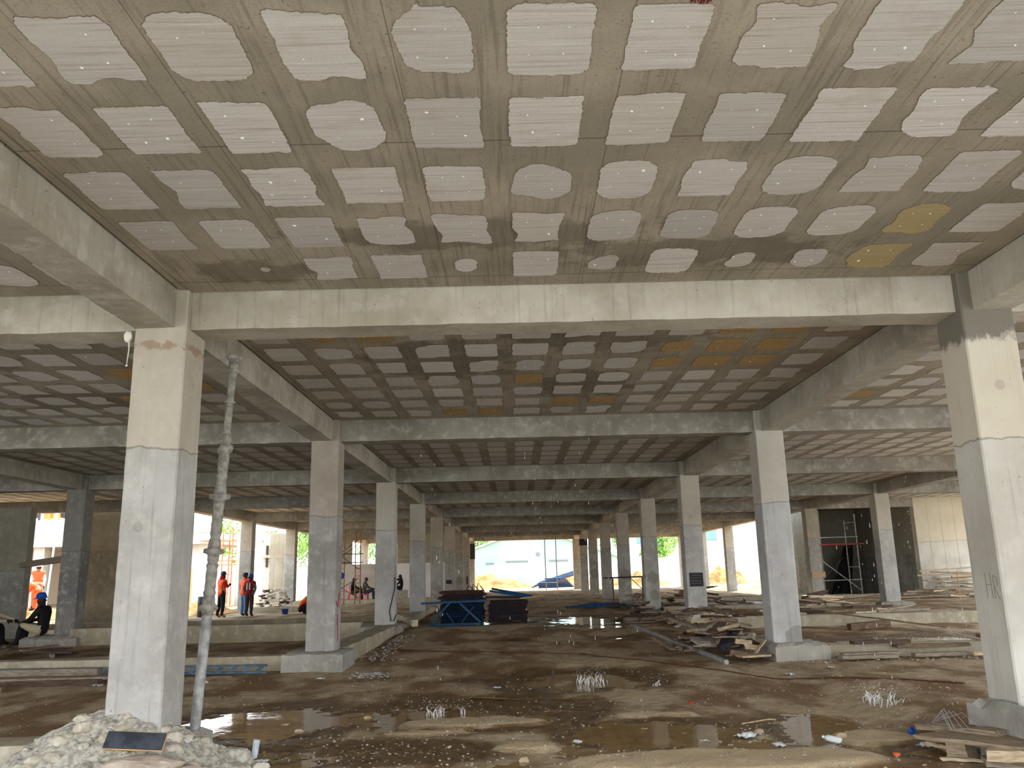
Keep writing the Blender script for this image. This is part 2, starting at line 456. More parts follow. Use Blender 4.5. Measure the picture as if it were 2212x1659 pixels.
def ceiling_bay(x0, x1, xoff, i, yellow=(), small={}, skip=(), deep=False):
    """slab over one bay between row i and row i+1, foam block faces set a few mm below it"""
    ya, yb = YR(i) + LW, YR(i + 1)
    g = .028
    slab = MB().box(x0 + g, x1 - g, ya + g, yb - g, ZT, ZT + .2)
    sl = struct(slab.build('ceiling', SOFFIT))
    fb = MB(); cols = []
    far = i >= 2
    n_e = 120 if i < 1 else (40 if i < 2 else 16)
    K = int((x1 - x0) / .597)
    for k in range(K):
        for j in range(8):
            if (k, j) in skip: continue
            cx = xoff + .597 * k; cy = YR(i) + .74 + .789 * j
            if cx - .2 < x0 or cx + .2 > x1: continue
            rs = random.Random(k * 97 + j * 13 + i * 1013 + int(x0 * 10))
            hw, hl = .212 + rs.uniform(-.015, .012), .288 + rs.uniform(-.02, .018)
            if i >= 2: hw, hl = .205, .352
            sw = small.get((k, j), 1.)
            if sw != 1.: hw *= sw; hl *= sw ** .9
            rr = rs.uniform(.008, .06) if sw == 1 else .19 * sw
            if rs.random() < .2: rr = rs.uniform(.1, .17)
            seed = rs.random() * 50
            amp = (.012 if rs.random() < .55 else .05) if sw == 1. else .05
            if far: amp *= .35; rr *= .4
            ring = []
            per = 4 * (hw + hl); cut = rs.random()
            for e in range(n_e):
                d = per * (e + .5) / n_e
                if d < 2 * hw: px, py = d - hw, -hl
                elif d < 2 * hw + 2 * hl: px, py = hw, d - 2 * hw - hl
                elif d < 4 * hw + 2 * hl: px, py = hw - (d - 2 * hw - 2 * hl), hl
                else: px, py = -hw, hl - (d - 4 * hw - 2 * hl)
                ox, oy = max(abs(px) - (hw - rr), 0), max(abs(py) - (hl - rr), 0)
                if ox > 0 and oy > 0:
                    f = rr / math.hypot(ox, oy)
                    if f < 1: px = math.copysign(hw - rr + ox * f, px); py = math.copysign(hl - rr + oy * f, py)
                q = 1 - amp / hw * max(0, .2 + 1.3 * mnoise.noise(Vector((px * 4 + seed, py * 4, seed))))
                if i < 2: q -= .034 * mnoise.noise(Vector((px * 22 + seed, py * 22, 3))) + .034 * mnoise.noise(Vector((px * 75, py * 75, seed)))
                ring.append((cx + px * q, cy + py * q, ZT - .004))
            r0 = rs.random()
            kv = .40 + .17 * rs.random(); tv = .27 + .06 * rs.random()
            c = tuple(WHITE_F[a] * kv + TAN_F[a] * tv for a in range(3))
            if r0 < .15: c = tuple(.6 * c[a] + .4 * TAN_F[a] for a in range(3))
            if (k, j) in yellow: c = tuple(.35 * YEL_F[a] + .65 * OCH_F[a] for a in range(3)) if i >= 1 else YEL_F
            top = [(q[0] + (q[0] - cx) * .02, q[1] + (q[1] - cy) * .02, ZT + .002) for q in ring]
            b = len(fb.v)
            fb.add(ring + top, [tuple(range(n_e - 1, -1, -1))] + [(e, (e + 1) % n_e, n_e + (e + 1) % n_e, n_e + e) for e in range(n_e)])
            cols += [c] + [EDGE_F] * n_e
            if i < 2 and sw > .6:
                for (ax, ay) in ((-.4, -.42), (.4, -.42), (-.42, .38), (.4, .4)):
                    if rs.random() < .22: continue
                    wx = cx + (ax + rs.uniform(-.12, .12)) * hw; wy = cy + (ay + rs.uniform(-.12, .12)) * hl
                    r = rs.uniform(.004, .0085) * (1.6 if rs.random() < .2 else 1)
                    nv = 7
                    pts = [(wx + math.cos(6.283 * e / nv) * r * rs.uniform(.5, 1.4), wy + math.sin(6.283 * e / nv) * r * 1.3 * rs.uniform(.5, 1.5), ZT - .0045) for e in range(nv)]
                    tip = (wx, wy, ZT - .004 - r * .7)
                    fb.add(pts + [tip], [(e, nv, (e + 1) % nv) for e in range(nv)])
                    cols += [(.95, .95, .94)] * nv
    ob = fb.build('foam_block_faces', FOAM, sl)
    at = ob.data.attributes.new('tint', 'FLOAT_COLOR', 'FACE')
    at.data.foreach_set('color', np.array([tuple(c) + (1.,) for c in cols], dtype=np.float32).ravel())
    return sl
XO = {'L': -2.75}
BAYS = []
for i in range(0, 9):
    lo = beam_x('L')[1]; hi = beam_x('R')[0]
    kw = {}
    if i == 0: kw = dict(yellow={(10, 6), (10, 7)}, skip={(0, 7)}, small={(1, 7): .35, (4, 7): .55, (6, 7): .62, (8, 7): .62, (9, 7): .8})
    if i == 1: kw = dict(yellow={(8, 2), (9, 2), (10, 2), (8, 3), (9, 3), (10, 3), (9, 1), (10, 1), (1, 1), (2, 1), (5, 4), (6, 6), (7, 6), (3, 7), (4, 7)}, small={(8, 2): .9})
    ceiling_bay(lo, hi, -2.75, i, **kw)
    if i >= 1 or True:
        kw = dict(yellow={(9, 3), (8, 5), (10, 4), (11, 5)} if i == 1 else set())
        ceiling_bay(beam_x('A')[1], beam_x('L')[0], -2.75 - 7.66, i, **kw)
    kw = dict(yellow={(0, 3), (2, 3), (1, 6), (4, 5)} if i == 1 else set())
    ceiling_bay(beam_x('R')[1], beam_x('C')[0], 4.95, i, **kw)
    if 3 <= i <= 4: ceiling_bay(beam_x('C')[1], beam_x('D')[0], 12.6, i)
    if 1 <= i <= 3: ceiling_bay(beam_x('AA')[1], beam_x('A')[0], -2.75 - 15.32, i)

# ------------------------------------------------------------------ beams
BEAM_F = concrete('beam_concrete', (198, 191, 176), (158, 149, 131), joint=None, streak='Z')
BEAM_M = concrete('beam_concrete_lit', (184, 177, 162), (148, 140, 125), joint=None, streak='Z')  # lighter tone puts the light on the lengthwise beam faces into the colour
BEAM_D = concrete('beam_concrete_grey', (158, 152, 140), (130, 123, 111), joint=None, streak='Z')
def rough_beam(x0, x1, y0, y1, along, mat, seed=0):
    """beam with slightly ragged lower arrises"""
    L = (x1 - x0) if along == 'x' else (y1 - y0)
    n = max(2, int(L / .12))
    vs = []; fs = []
    for k in range(n + 1):
        f = k / n
        e = [mnoise.noise(Vector((f * L * 3.1, seed * 3.3 + c, .5))) * .006 + mnoise.noise(Vector((f * L * 9, seed * 3.3 + c, 2.5))) * .006 for c in (0, 7)]
        if along == 'x':
            x = x0 + f * L
            vs += [(x, y0, ZT + .19), (x, y0, ZB + e[0]), (x, y1, ZB + e[1]), (x, y1, ZT + .19)]
        else:
            y = y0 + f * L
            vs += [(x0, y, ZT + .19), (x0, y, ZB + e[0]), (x1, y, ZB + e[1]), (x1, y, ZT + .19)]
    for k in range(n):
        a = k * 4; b = a + 4
        for q in range(4):
            q2 = (q + 1) % 4
            fs.append((a + q, a + q2, b + q2, b + q) if along == 'x' else (a + q, b + q, b + q2, a + q2))
    fs += [(0, 3, 2, 1), (n * 4, n * 4 + 1, n * 4 + 2, n * 4 + 3)]
    return MB().add(vs, fs).build('ceiling_beam', mat)
HAVE = set([('L', i) for i in range(1, 10)] + [('R', i) for i in range(1, 10)] + [('A', i) for i in range(3, 10)] + [('C', i) for i in range(4, 10)])
ORDER = ['AA', 'A', 'L', 'R', 'C', 'D']
def bay_open(a, i):
    if a == 'AA': return i <= 4
    if a == 'C': return 3 <= i <= 5
    return True
for i in range(0, 10):
    for a, b in zip(ORDER[:-1], ORDER[1:]):
        if not bay_open(a, i): continue
        xa = CX[a] + CW + .002 if (a, i) in HAVE else CX[a]
        xb = CX[b] - .002 if (b, i) in HAVE else (CX[b] + (CW if b == 'D' or (b == 'C' and not bay_open('C', i)) else -.002))
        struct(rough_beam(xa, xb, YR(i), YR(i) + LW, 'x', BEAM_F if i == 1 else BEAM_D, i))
for k in CX:
    x0, x1 = beam_x(k)
    ia, ib = {'AA': (1, 4), 'A': (0, 9), 'L': (0, 9), 'R': (0, 9), 'C': (0, 9), 'D': (3, 5)}[k]
    for i in range(ia, ib):
        ya = YR(i) - .09 + CW + .002 if (k, i) in HAVE else YR(i) + LW
        yb = YR(i + 1) - .092 if (k, i + 1) in HAVE else YR(i + 1) - .002
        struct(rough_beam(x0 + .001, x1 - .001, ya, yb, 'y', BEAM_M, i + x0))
# flat roof upstand keeps the daylight out above the slabs
struct(MB().box(CX['AA'] - .1, CX['C'] + .6, .6, YR(4) + .5, ZT + .2, ZT + .5).box(CX['A'], CX['C'] + .6, YR(4) + .5, YR(9) + .5, ZT + .2, ZT + .5).box(CX['C'] + .6, CX['D'] + .6, YR(3), YR(5) + .5, ZT + .2, ZT + .5).build('roof', BEAM_D))
# ------------------------------------------------------------------ columns
FRONT = .09
def base_z(k, i):
    x = CX[k] + CW / 2; y = YR(i) + .1
    return gz(x, y)
CONC = concrete('column_concrete', (188, 186, 180), (156, 152, 144), (192, 180, 156))
CONC_FAR = concrete('column_concrete_far', (170, 166, 157), (140, 136, 126), (178, 162, 134), joint=2.66)  # darker, browner tone for the columns further back
def column_mesh(k, i, mat, n_z=26):
    """square shaft with worn, slightly ragged arrises"""
    x0, x1 = CX[k], CX[k] + CW; y0, y1 = YR(i) - FRONT, YR(i) - FRONT + CW
    z0 = base_z(k, i) - .25; z1 = ZT + .19
    mb = MB(); c = .014
    per = [(x0 + c, y0), (x1 - c, y0), (x1, y0 + c), (x1, y1 - c), (x1 - c, y1), (x0 + c, y1), (x0, y1 - c), (x0, y0 + c)]
    if i <= 3: n_z = 90
    vs = []; fs = []
    for a in range(n_z + 1):
        z = z0 + (z1 - z0) * a / n_z
        for b, (x, y) in enumerate(per):
            j = mnoise.noise(Vector((b // 2 * 5.1 + i, z * 7, CX[k]))) * .009 if i <= 3 else 0
            mx, my = (x0 + x1) / 2, (y0 + y1) / 2
            s = -abs(j) if (b % 2 == 0) or True else 0
            vs.append((x + (mx - x) * abs(j) * 2.2, y + (my - y) * abs(j) * 2.2, z))
    for a in range(n_z):
        for b in range(8):
            b2 = (b + 1) % 8
            fs.append((a * 8 + b, a * 8 + b2, (a + 1) * 8 + b2, (a + 1) * 8 + b))
    fs.append(tuple(range(7, -1, -1))); fs.append(tuple(range(n_z * 8, n_z * 8 + 8)))
    return mb.add(vs, fs).build('shaft', mat)
fy = lambda i: YR(i) - FRONT
SPEC = {
 ('L', 1): concrete('column_concrete_pale', (184, 182, 176), (154, 150, 143), (190, 178, 152), joint=2.76, spots=[(-3.32, fy(1), 2.06, .045)], rust=3.72),
 ('R', 1): concrete('column_concrete_wet_head', (206, 202, 192), (178, 172, 160), (204, 192, 166), joint=2.66, spots=[(4.44, fy(1), 3.17, .055)], damp_top=3.62),
 ('L', 2): concrete('column_concrete_streaked', (166, 162, 156), (136, 132, 126), (172, 156, 136), joint=2.6),
 ('R', 2): concrete('column_concrete_patched', (192, 192, 190), (162, 160, 156), (190, 180, 160), joint=2.65, spots=[(4.56, fy(2), .45, .2)]),
 ('R', 3): concrete('column_concrete_spotted', (184, 182, 176), (150, 147, 140), (184, 172, 150), joint=2.64, spots=[(4.5, fy(3), .62, .1), (4.4, fy(3), 2.86, .05)]),
 ('R', 4): concrete('column_concrete_two_patches', (176, 173, 166), (146, 142, 134), (178, 164, 140), joint=2.64, spots=[(4.46, fy(4), 1.32, .2), (4.48, fy(4), .78, .17)]),
 ('R', 5): concrete('column_concrete_oval_patch', (168, 164, 156), (138, 134, 126), (174, 158, 132), joint=2.6, spots=[(4.46, fy(5), 1.4, .24)]),
 ('R', 7): concrete('column_concrete_dark_patch', (158, 153, 144), (130, 125, 116), (168, 152, 126), joint=2.6, spots=[(4.4, fy(7), 1.4, .28)]),
 ('L', 7): concrete('column_concrete_grey_patch', (158, 153, 144), (130, 125, 116), (168, 152, 126), joint=2.6, spots=[(-3.22, fy(7), 1.2, .24)]),
 ('A', 3): concrete('column_concrete_shaded', (138, 135, 128), (110, 107, 101), (126, 122, 112), joint=2.35),  # darker concrete tone stands in for the dim light on this column
}
CLAB = {
 ('L', 1): 'large near concrete column with its foot buried in broken concrete, behind the leaning steel prop',
 ('R', 1): 'large near concrete column with a dark wet band around its head, beside the plank pile',
 ('L', 2): 'streaky concrete column with red pencil marks, standing on a square stepped plinth',
 ('R', 2): 'concrete column with a large damp patch at its foot, right of the scrap timber heap',
 ('L', 3): 'concrete column with a black cable looped down its side, behind the plinth column',
 ('R', 3): 'concrete column with a black painted square on its front',
 ('L', 4): 'grey concrete column just left of the stacked scaffold frames, fourth of its row',
 ('R', 4): 'concrete column with two round damp patches one above the other on its front',
 ('L', 5): 'concrete column rising right behind the left end of the stacked frames',
 ('R', 5): 'concrete column with a single oval damp patch, behind the low pipe trestle',
 ('L', 6): 'concrete column with a small black plate on its front, behind the stacked frames',
 ('R', 6): 'concrete column behind the left end of the thin pipe trestle',
 ('L', 7): 'far concrete column with a small grey patch, next after the one with a black plate',
 ('R', 7): 'far concrete column with a tall dark patch, left of the pipe trestle',
 ('L', 8): 'far slim concrete column with a narrow upright black plate, second from its row end',
 ('R', 8): 'far concrete column with a black band under its head, next to last',
 ('L', 9): 'last column behind the scaffold stack, pale, with a black head',
 ('R', 9): 'last sandy column beside the blue frames heaped in the yard',
 ('A', 3): 'shaded concrete column behind the seated worker in the blue helmet',
 ('A', 4): 'dim concrete column mostly hidden behind the big near column and steel prop',
 ('A', 5): 'concrete column directly behind the pair of standing workers',
 ('A', 6): 'beige concrete column right of the rubble heap, behind the crouching worker',
 ('A', 7): 'concrete column almost hidden behind the plinth column',
 ('A', 8): 'far beige concrete column behind the orange scaffold tower',
 ('A', 9): 'far column end of the outer row behind the cable column',
 ('C', 4): 'concrete column before the dark wall recess, right of the scaffold tower',
 ('C', 5): 'concrete column with a wooden batten fixed across it, left of the scaffold tower',
 ('C', 6): 'far outer concrete column hidden behind the damp footed column',
 ('C', 7): 'slim far concrete column standing alone before the white yard wall',
 ('C', 8): 'far outer column partly behind the black square column',
 ('C', 9): 'last sandy outer column at the bright edge of the building',
}
COLS = {}
for (k, i), lb in CLAB.items():
    root = empty('concrete_column', (0, 0, 0))
    tag(root, lb, 'column', 'concrete columns of the frame', 'thing')
    sh = column_mesh(k, i, SPEC.get((k, i), CONC if i <= 4 else CONC_FAR)); sh.parent = root
    COLS[(k, i)] = root
BLACKP = simple('black_paint', (34, 33, 34), (58, 56, 56), .8, scale=14)
def fplate(k, i, x0, x1, z0, z1, name='painted_plate', mat=BLACKP, lab=None):
    o = MB().box(x0, x1, fy(i) - .012, fy(i) + .004, z0, z1).build(name, mat, COLS[(k, i)])
    if lab: o['label'] = lab
    return o
pp = fplate('R', 3, 4.27, 4.6, 1.16, 1.49, lab='black painted square with faint chalk marks')
rc = random.Random(4); CHALK = simple('chalk', (150, 148, 146))
for r in range(4):
    x = 4.31
    while x < 4.56:
        w = rc.uniform(.015, .035); h = rc.uniform(.02, .04); z = 1.41 - r * .065
        MB().tube([(x, fy(3) - .0135, z), (x + w * .4, fy(3) - .0135, z + h), (x + w, fy(3) - .0135, z + rc.uniform(0, h))], .003, 4).build('chalk_mark', CHALK, pp)
        x += w + .012
fplate('L', 6, -3.42, -3.14, 1.12, 1.3); fplate('L', 8, -3.22, -3.13, .9, 1.42)
MB().box(CX['R'] - .02, CX['R'] + CW + .02, fy(8) - .02, fy(8) + CW + .02, 3.2, 3.62).build('black_band', BLACKP, COLS[('R', 8)])
MB().box(CX['L'] - .02, CX['L'] + CW + .02, fy(9) - .02, fy(9) + CW + .02, 2.6, 3.7).build('black_band', BLACKP, COLS[('L', 9)])
fplate('R', 4, 4.195, 4.21, 1.3, 1.45)
WOODP = simple('pale_timber', (196, 168, 132), (172, 142, 108), .85, scale=6, stretch=(1, 8, 8))
bat = MB().box(12.0, 12.55, fy(5) - .05, fy(5), 1.13, 1.34).build('timber_batten', WOODP, COLS[('C', 5)])
RED = simple('red_pencil', (176, 58, 62))
MB().tube([(-3.005, 14.3, 1.2), (-3.005, 14.42, 1.1), (-3.005, 14.56, 1.32)], .008, 5).build('red_tick', RED, COLS[('L', 2)])
MB().tube([(-3.005, 14.45, .95), (-3.005, 14.48, .55)], .006, 5).tube([(-3.005, 14.45, .98), (-3.005, 14.43, .8)], .006, 5).build('red_line', RED, COLS[('L', 2)])
INK = simple('pencil_scribble', (120, 114, 106))
g = MB(); yy = fy(1) - .001
sx = CX['R'] - .001
for st in ([(7.66, 1.5), (7.66, 1.28)], [(7.58, 1.5), (7.58, 1.28)], [(7.66, 1.4), (7.58, 1.4)], [(7.54, 1.48), (7.54, 1.28)], [(7.54, 1.48), (7.48, 1.46), (7.48, 1.4), (7.54, 1.38), (7.47, 1.28)]):
    g.tube([(sx, a, b) for a, b in st], .0026, 4)
g.build('pencil_letters', INK, COLS[('R', 1)])
# black cable looped on one column
CABLE = simple('black_cable', (26, 25, 26), rough=.6)
y3 = fy(3)
MB().tube([(-3.0, y3 + .02, 1.55), (-2.99, y3 - .01, 1.3), (-3.06, y3 - .02, 1.0), (-3.12, y3 - .02, .75), (-3.08, y3 - .02, .5), (-3.0, y3 - .02, .52), (-2.97, y3 + .05, .65)], .012, 6).build('cable_loop', CABLE, COLS[('L', 3)])

# plinths under the columns
PLINTH = concrete('plinth_concrete', (172, 168, 158), (140, 135, 125), joint=None)
def plinth(k, i, x0, x1, y0, y1, z1, rag=.02, mat=PLINTH):
    n = 14; mb = MB(); vs = []; fs = []
    z0 = gz((x0 + x1) / 2, y0) - .25
    gx = np.linspace(x0, x1, n); gy = np.linspace(y0, y1, n)
    idx = {}
    for a in range(n):
        for b in range(n):
            e = min(a, b, n - 1 - a, n - 1 - b)
            z = z1 + mnoise.noise(Vector((gx[a] * 6, gy[b] * 6, i))) * rag - (rag * 1.2 if e == 0 else 0)
            idx[(a, b)] = len(vs); vs.append((gx[a], gy[b], z))
    for a in range(n - 1):
        for b in range(n - 1):
            fs.append((idx[(a, b)], idx[(a + 1, b)], idx[(a + 1, b + 1)], idx[(a, b + 1)]))
    ring = [(a, 0) for a in range(n)] + [(n - 1, b) for b in range(1, n)] + [(a, n - 1) for a in range(n - 2, -1, -1)] + [(0, b) for b in range(n - 2, 0, -1)]
    bs = []
    for a, b in ring:
        bs.append(len(vs)); vs.append((gx[a], gy[b], z0))
    for q in range(len(ring)):
        q2 = (q + 1) % len(ring)
        fs.append((idx[ring[q]], bs[q], bs[q2], idx[ring[q2]]))
    return mb.add(vs, fs).build('plinth', mat, COLS[(k, i)])
plinth('L', 2, -3.78, -2.8, 13.9, 14.95, .41); plinth('R', 2, 4.12, 5.0, 13.95, 14.9, .38, .03)
plinth('R', 1, 4.03, 4.86, 6.5, 7.98, .42, .05); plinth('L', 1, -3.75, -2.8, 7.2, 8.1, .3, .05)
plinth('R', 3, 4.0, 4.9, 20.9, 21.8, .36); plinth('L', 3, -3.75, -2.85, 20.6, 21.7, .42)
plinth('A', 3, -11.98, -10.6, 20.82, 21.9, .33, .04); plinth('C', 4, 11.7, 12.8, 27.7, 28.6, .4, .04)

# ground beams between the columns
GB = concrete('ground_beam_concrete', (178, 168, 144), (146, 134, 108), joint=None)
def gbeam(x0, x1, y0, y1, z1):
    mb = MB(); L = max(x1 - x0, y1 - y0); n = max(2, int(L / .25)); vs = []; fs = []
    al = x1 - x0 > y1 - y0
    for a in range(n + 1):
        f = a / n; q = [mnoise.noise(Vector((f * L * 1.7, x0 + y0, c))) * .02 for c in (0, 5)]
        cx, cy = x0 + (x1 - x0) * f, y0 + (y1 - y0) * f
        zb = min(gz(cx, y0), gz(cx, y1)) - .2 if al else min(gz(x0, cy), gz(x1, cy)) - .2
        if al: vs += [(cx, y0, zb), (cx, y0, z1 + q[0]), (cx, y1, z1 + q[1]), (cx, y1, zb)]
        else: vs += [(x1, cy, zb), (x1, cy, z1 + q[0]), (x0, cy, z1 + q[1]), (x0, cy, zb)]
    for a in range(n):
        for c in range(4):
            c2 = (c + 1) % 4
            fs.append((a * 4 + c, a * 4 + 4 + c, a * 4 + 4 + c2, a * 4 + c2))
    fs += [(0, 1, 2, 3), (n * 4 + 3, n * 4 + 2, n * 4 + 1, n * 4)]
    return struct(mb.add(vs, fs).build('ground_beam', GB))
gbeam(-18, -3.8, 14.15, 14.5, .36); gbeam(-10.84, -3.8, 20.95, 21.3, .5); gbeam(-18, -3.8, 27.95, 28.4, .3); gbeam(-11, -3.4, 34.7, 35.1, .44); gbeam(-11, -3.4, 41.5, 41.9, .46)
gbeam(-3.35, -2.92, 14.95, 20.6, .42); gbeam(-3.4, -3.0, 21.75, 27.9, .44); gbeam(-3.4, -3.0, 28.3, 34.7, .44); gbeam(-9.5, -3.8, 7.3, 7.75, .3)
gbeam(5.0, 18, 14.2, 14.55, .33); gbeam(4.9, 18, 21.05, 21.4, .42); gbeam(4.7, 11.6, 27.9, 28.3, .4); gbeam(4.7, 18, 34.7, 35.1, .42)

# ------------------------------------------------------------------ walls
FORM = concrete('formwork_wall', (150, 147, 138), (120, 117, 108), (150, 142, 122), joint=1.95, streak='Z')
FORM_L = concrete('formwork_wall_lit', (212, 208, 196), (180, 174, 160), (206, 194, 164), joint=2.45, streak='Z', spots=[(17.0, 34.83, .7, .4), (18.0, 34.83, .75, .35)])  # paler copy for the lit walls, their brightness put into the colour
FORM_B = concrete('formwork_wall_beige', (176, 167, 146), (146, 137, 117), (170, 158, 132), joint=2.6)
def panel_wall(name, x0, x1, y0, y1, z0, z1, mat, ribs=0, face='y'):
    mb = MB().box(x0, x1, y0, y1, z0, z1)
    for a in range(1, ribs):
        if face == 'y':
            x = x0 + (x1 - x0) * a / ribs; mb.box(x - .012, x + .012, y0 - .006, y0, z0, z1)
        else:
            y = y0 + (y1 - y0) * a / ribs; mb.box(x0 - .006, x0, y - .012, y + .012, z0, z1)
    return struct(mb.build(name, mat))
panel_wall('wall_left', -19.6, -19.3, 14, 28.4, 0, ZT, FORM, 6, 'x')  # unseen side wall, added to block light from the left
panel_wall('wall_left', -19, -13.85, 24.0, 24.3, 0, 3.72, FORM, 9)
panel_wall('wall_left', -14.75, -11.6, 28.55, 28.85, 0, ZT, FORM_B, 4)
panel_wall('wall_right', 16.5, 20.3, 34.85, 35.2, 0, ZT + .1, FORM_L, 7)
panel_wall('wall_right', 16.9, 17.2, 35.2, 42.0, 0, ZT, FORM, 8, 'x')
panel_wall('wall_right', 13.9, 17.2, 42.0, 42.3, 0, ZT, FORM, 6)
panel_wall('wall_right', 13.6, 13.9, 38.6, 42.3, 0, ZT, FORM, 3, 'x')
struct(MB().box(13.6, 20.3, 35.25, 42.3, ZT + .002, ZT + .3).build('ceiling', SOFFIT))  # slab added over the recess to shut out light from above
panel_wall('wall_left', -13.95, -13.35, 42.4, 42.7, .1, 3.9, FORM_L, 2)
panel_wall('wall_left', -13.8, -13.36, 46.4, 46.7, .1, 3.9, FORM_L, 1)
panel_wall('wall_left', -13.35, -12.2, 46.1, 46.5, .1, 3.95, FORM_B, 5)
WHITEW = simple('white_render', (226, 222, 218), (206, 201, 196), .9, scale=.9)
TAUPE = simple('taupe_render', (196, 186, 176), (176, 165, 154), .9, scale=.8)
panel_wall('wall_back', -10.8, -7.3, 49.4, 49.6, .1, 2.25, TAUPE)
panel_wall('wall_back', -7.3, -3.6, 49.4, 49.6, .1, 2.25, WHITEW)
panel_wall('wall_back', -6.9, -3.6, 49.6, 49.9, 2.2, ZT, FORM_B, 5)
panel_wall('wall_back', -10.8, -9.6, 49.6, 49.9, 2.2, ZT, FORM_B, 2)
# ------------------------------------------------------------------ outside: buildings, trees, earth
PALE = simple('pale_aqua_render', (150, 186, 178), (176, 200, 194), .85, scale=.15)
ROOFW = simple('white_sheet_roof', (178, 184, 186), rough=.5)
SHADE = simple('grey_trim', (120, 128, 130), rough=.7)
def warehouse():
    r = empty('warehouse', (1.7, 85, .3)); tag(r, 'white gabled warehouse across the yard seen through the far opening', 'building')
    y0, y1 = 85, 112; xl, xr, ze, xp, zp = -9.5, 12.5, 2.0, 1.7, 5.9
    vs = []
    for y in (y0, y1): vs += [(xl, y, .2), (xr, y, .2), (xr, y, ze), (xp, y, zp), (xl, y, ze)]
    MB().add([(a - 1.7, b - 85, c - .3) for a, b, c in vs], [(0, 1, 2, 3, 4), (9, 8, 7, 6, 5), (0, 5, 6, 1), (1, 6, 7, 2), (4, 9, 5, 0)]).build('wall', PALE, r)
    for sg in (-1, 1):
        xe = xl - .5 if sg < 0 else xr + .5; sl = (zp - ze) / (xp - xl) if sg < 0 else (zp - ze) / (xr - xp)
        z_e = ze - .5 * sl
        q = [(xe, z_e + .02), (xp, zp + .02), (xp, zp + .2), (xe, z_e + .2)]
        MB().add([(x - 1.7, y - 85, z - .3) for y in (y0 - .5, y1) for x, z in q], [(0, 1, 2, 3), (7, 6, 5, 4), (0, 4, 5, 1), (1, 5, 6, 2), (2, 6, 7, 3), (3, 7, 4, 0)]).build('roof', ROOFW, r)
    for (xa, xb, z) in ((-1.0, 1.2, 2.55), (3.3, 5.2, 2.55), (-3.0, -2.2, 2.4), (-4.9, -4.4, 2.5)):
        MB().box(xa - 1.7, xb - 1.7, -.08, .02, z - .3, z - .12).build('window_lintel', SHADE, r)
    MB().lathe([(.2, 0), (.2, .1)], 12).build('vent', SHADE, r).matrix_local = Matrix.Translation((.5, -.1, 3.0)) @ Matrix.Rotation(math.pi / 2, 4, 'X')
warehouse()
def office(x0, x1, y, z1, label, wins):
    r = empty('building', (x0, y, .3)); tag(r, label, 'building')
    MB().box(0, x1 - x0, 0, 8, -.2, z1).build('wall', WHITEW, r)
    MB().box(-.2, x1 - x0 + .2, -.2, 8.2, z1, z1 + .25).build('roof', ROOFW, r)
    GL = simple('teal_glass', (120, 170, 176), rough=.2)
    for (xa, za, w, h) in wins:
        f = MB().box(xa - .06, xa + w + .06, -.07, 0, za - .06, za + h + .06).build('window', SHADE, r)
        MB().box(xa, xa + w, -.085, -.07, za, za + h).build('pane', GL, f)
office(13.5, 24, 96, 9, 'plain white block with small teal windows beyond the yard wall, behind the right columns', [(.3, 4.2, .8, 1.0), (4.5, 4.4, 1.2, 1.6), (8, 4.4, 1.2, 1.6)])
office(25.5, 36, 92, 8, 'white block with teal windows at the far right edge of the bright yard', [(.8, 4.2, 1.2, 1.2), (2.6, 4.2, 1.0, 1.2), (5.6, 3.6, 1.1, 1.4)])
struct(MB().box(6.2, 60, 78, 78.3, .1, 2.6).build('wall_back', WHITEW)); struct(MB().box(-60, -14.5, 66, 66.3, .1, 2.4).build('wall_back', WHITEW))

def unfinished():
    r = empty('unfinished_building', (-24, 46, .2)); tag(r, 'unfinished pale concrete building with a parapet deck, seen past the left wall', 'building')
    C = simple('sunlit_concrete', (214, 208, 196), (190, 182, 168), .9, scale=1.2)
    MB().box(-12, 7.6, 0, 8, 3.3, 3.9).build('deck', C, r)
    MB().box(-12, 7.6, -.05, .15, 3.9, 4.75).build('parapet', WHITEW, r)
    for x in (-6, -2.4, 1.1, 4.2):
        MB().box(x, x + .6, .4, 1.0, -.2, 3.3).build('column', C, r)
    MB().box(-12, 3.5, 7.4, 7.7, -.2, 3.3).build('back_wall', simple('tan_render', (176, 158, 138), rough=.9), r)
    MB().box(4.8, 7.6, .9, 1.2, -.2, 3.3).build('white_wall', WHITEW, r)
    st = MB()
    for a in range(7): st.bar((5.0 - a * .12, -1.2, 3.2), (6.0 - a * .12, -1.0, .1), .03, .03)
    st.build('leaning_rods', simple('steel_rod', (150, 156, 160), rough=.4), r)
    for px in (-1.1, .1): MB().tube([(px, -.25, -.1), (px + .15, -.25, 3.4)], .06, 8).build('drain_pipe', ROOFW, r)
    O = simple('orange_board', (220, 140, 70)); D = simple('dark_boards', (70, 66, 64))
    for a, x in enumerate(np.arange(-5.6, 6.5, .55)):
        MB().box(x, x + .1, .3, .4, 4.75, 5.5).build('guard_post', O if a % 3 else D, r)
    for a, x in enumerate(np.arange(-5.4, 6.2, .9)):
        MB().obox((x, .5, 5.1), (.55, .08, .5), (0, .3 * (a % 3 - 1), 0)).build('stacked_board', D if a % 2 else O, r)
    MB().box(-5.6, 6.5, .28, .33, 5.4, 5.48).build('guard_rail', O, r)
unfinished()

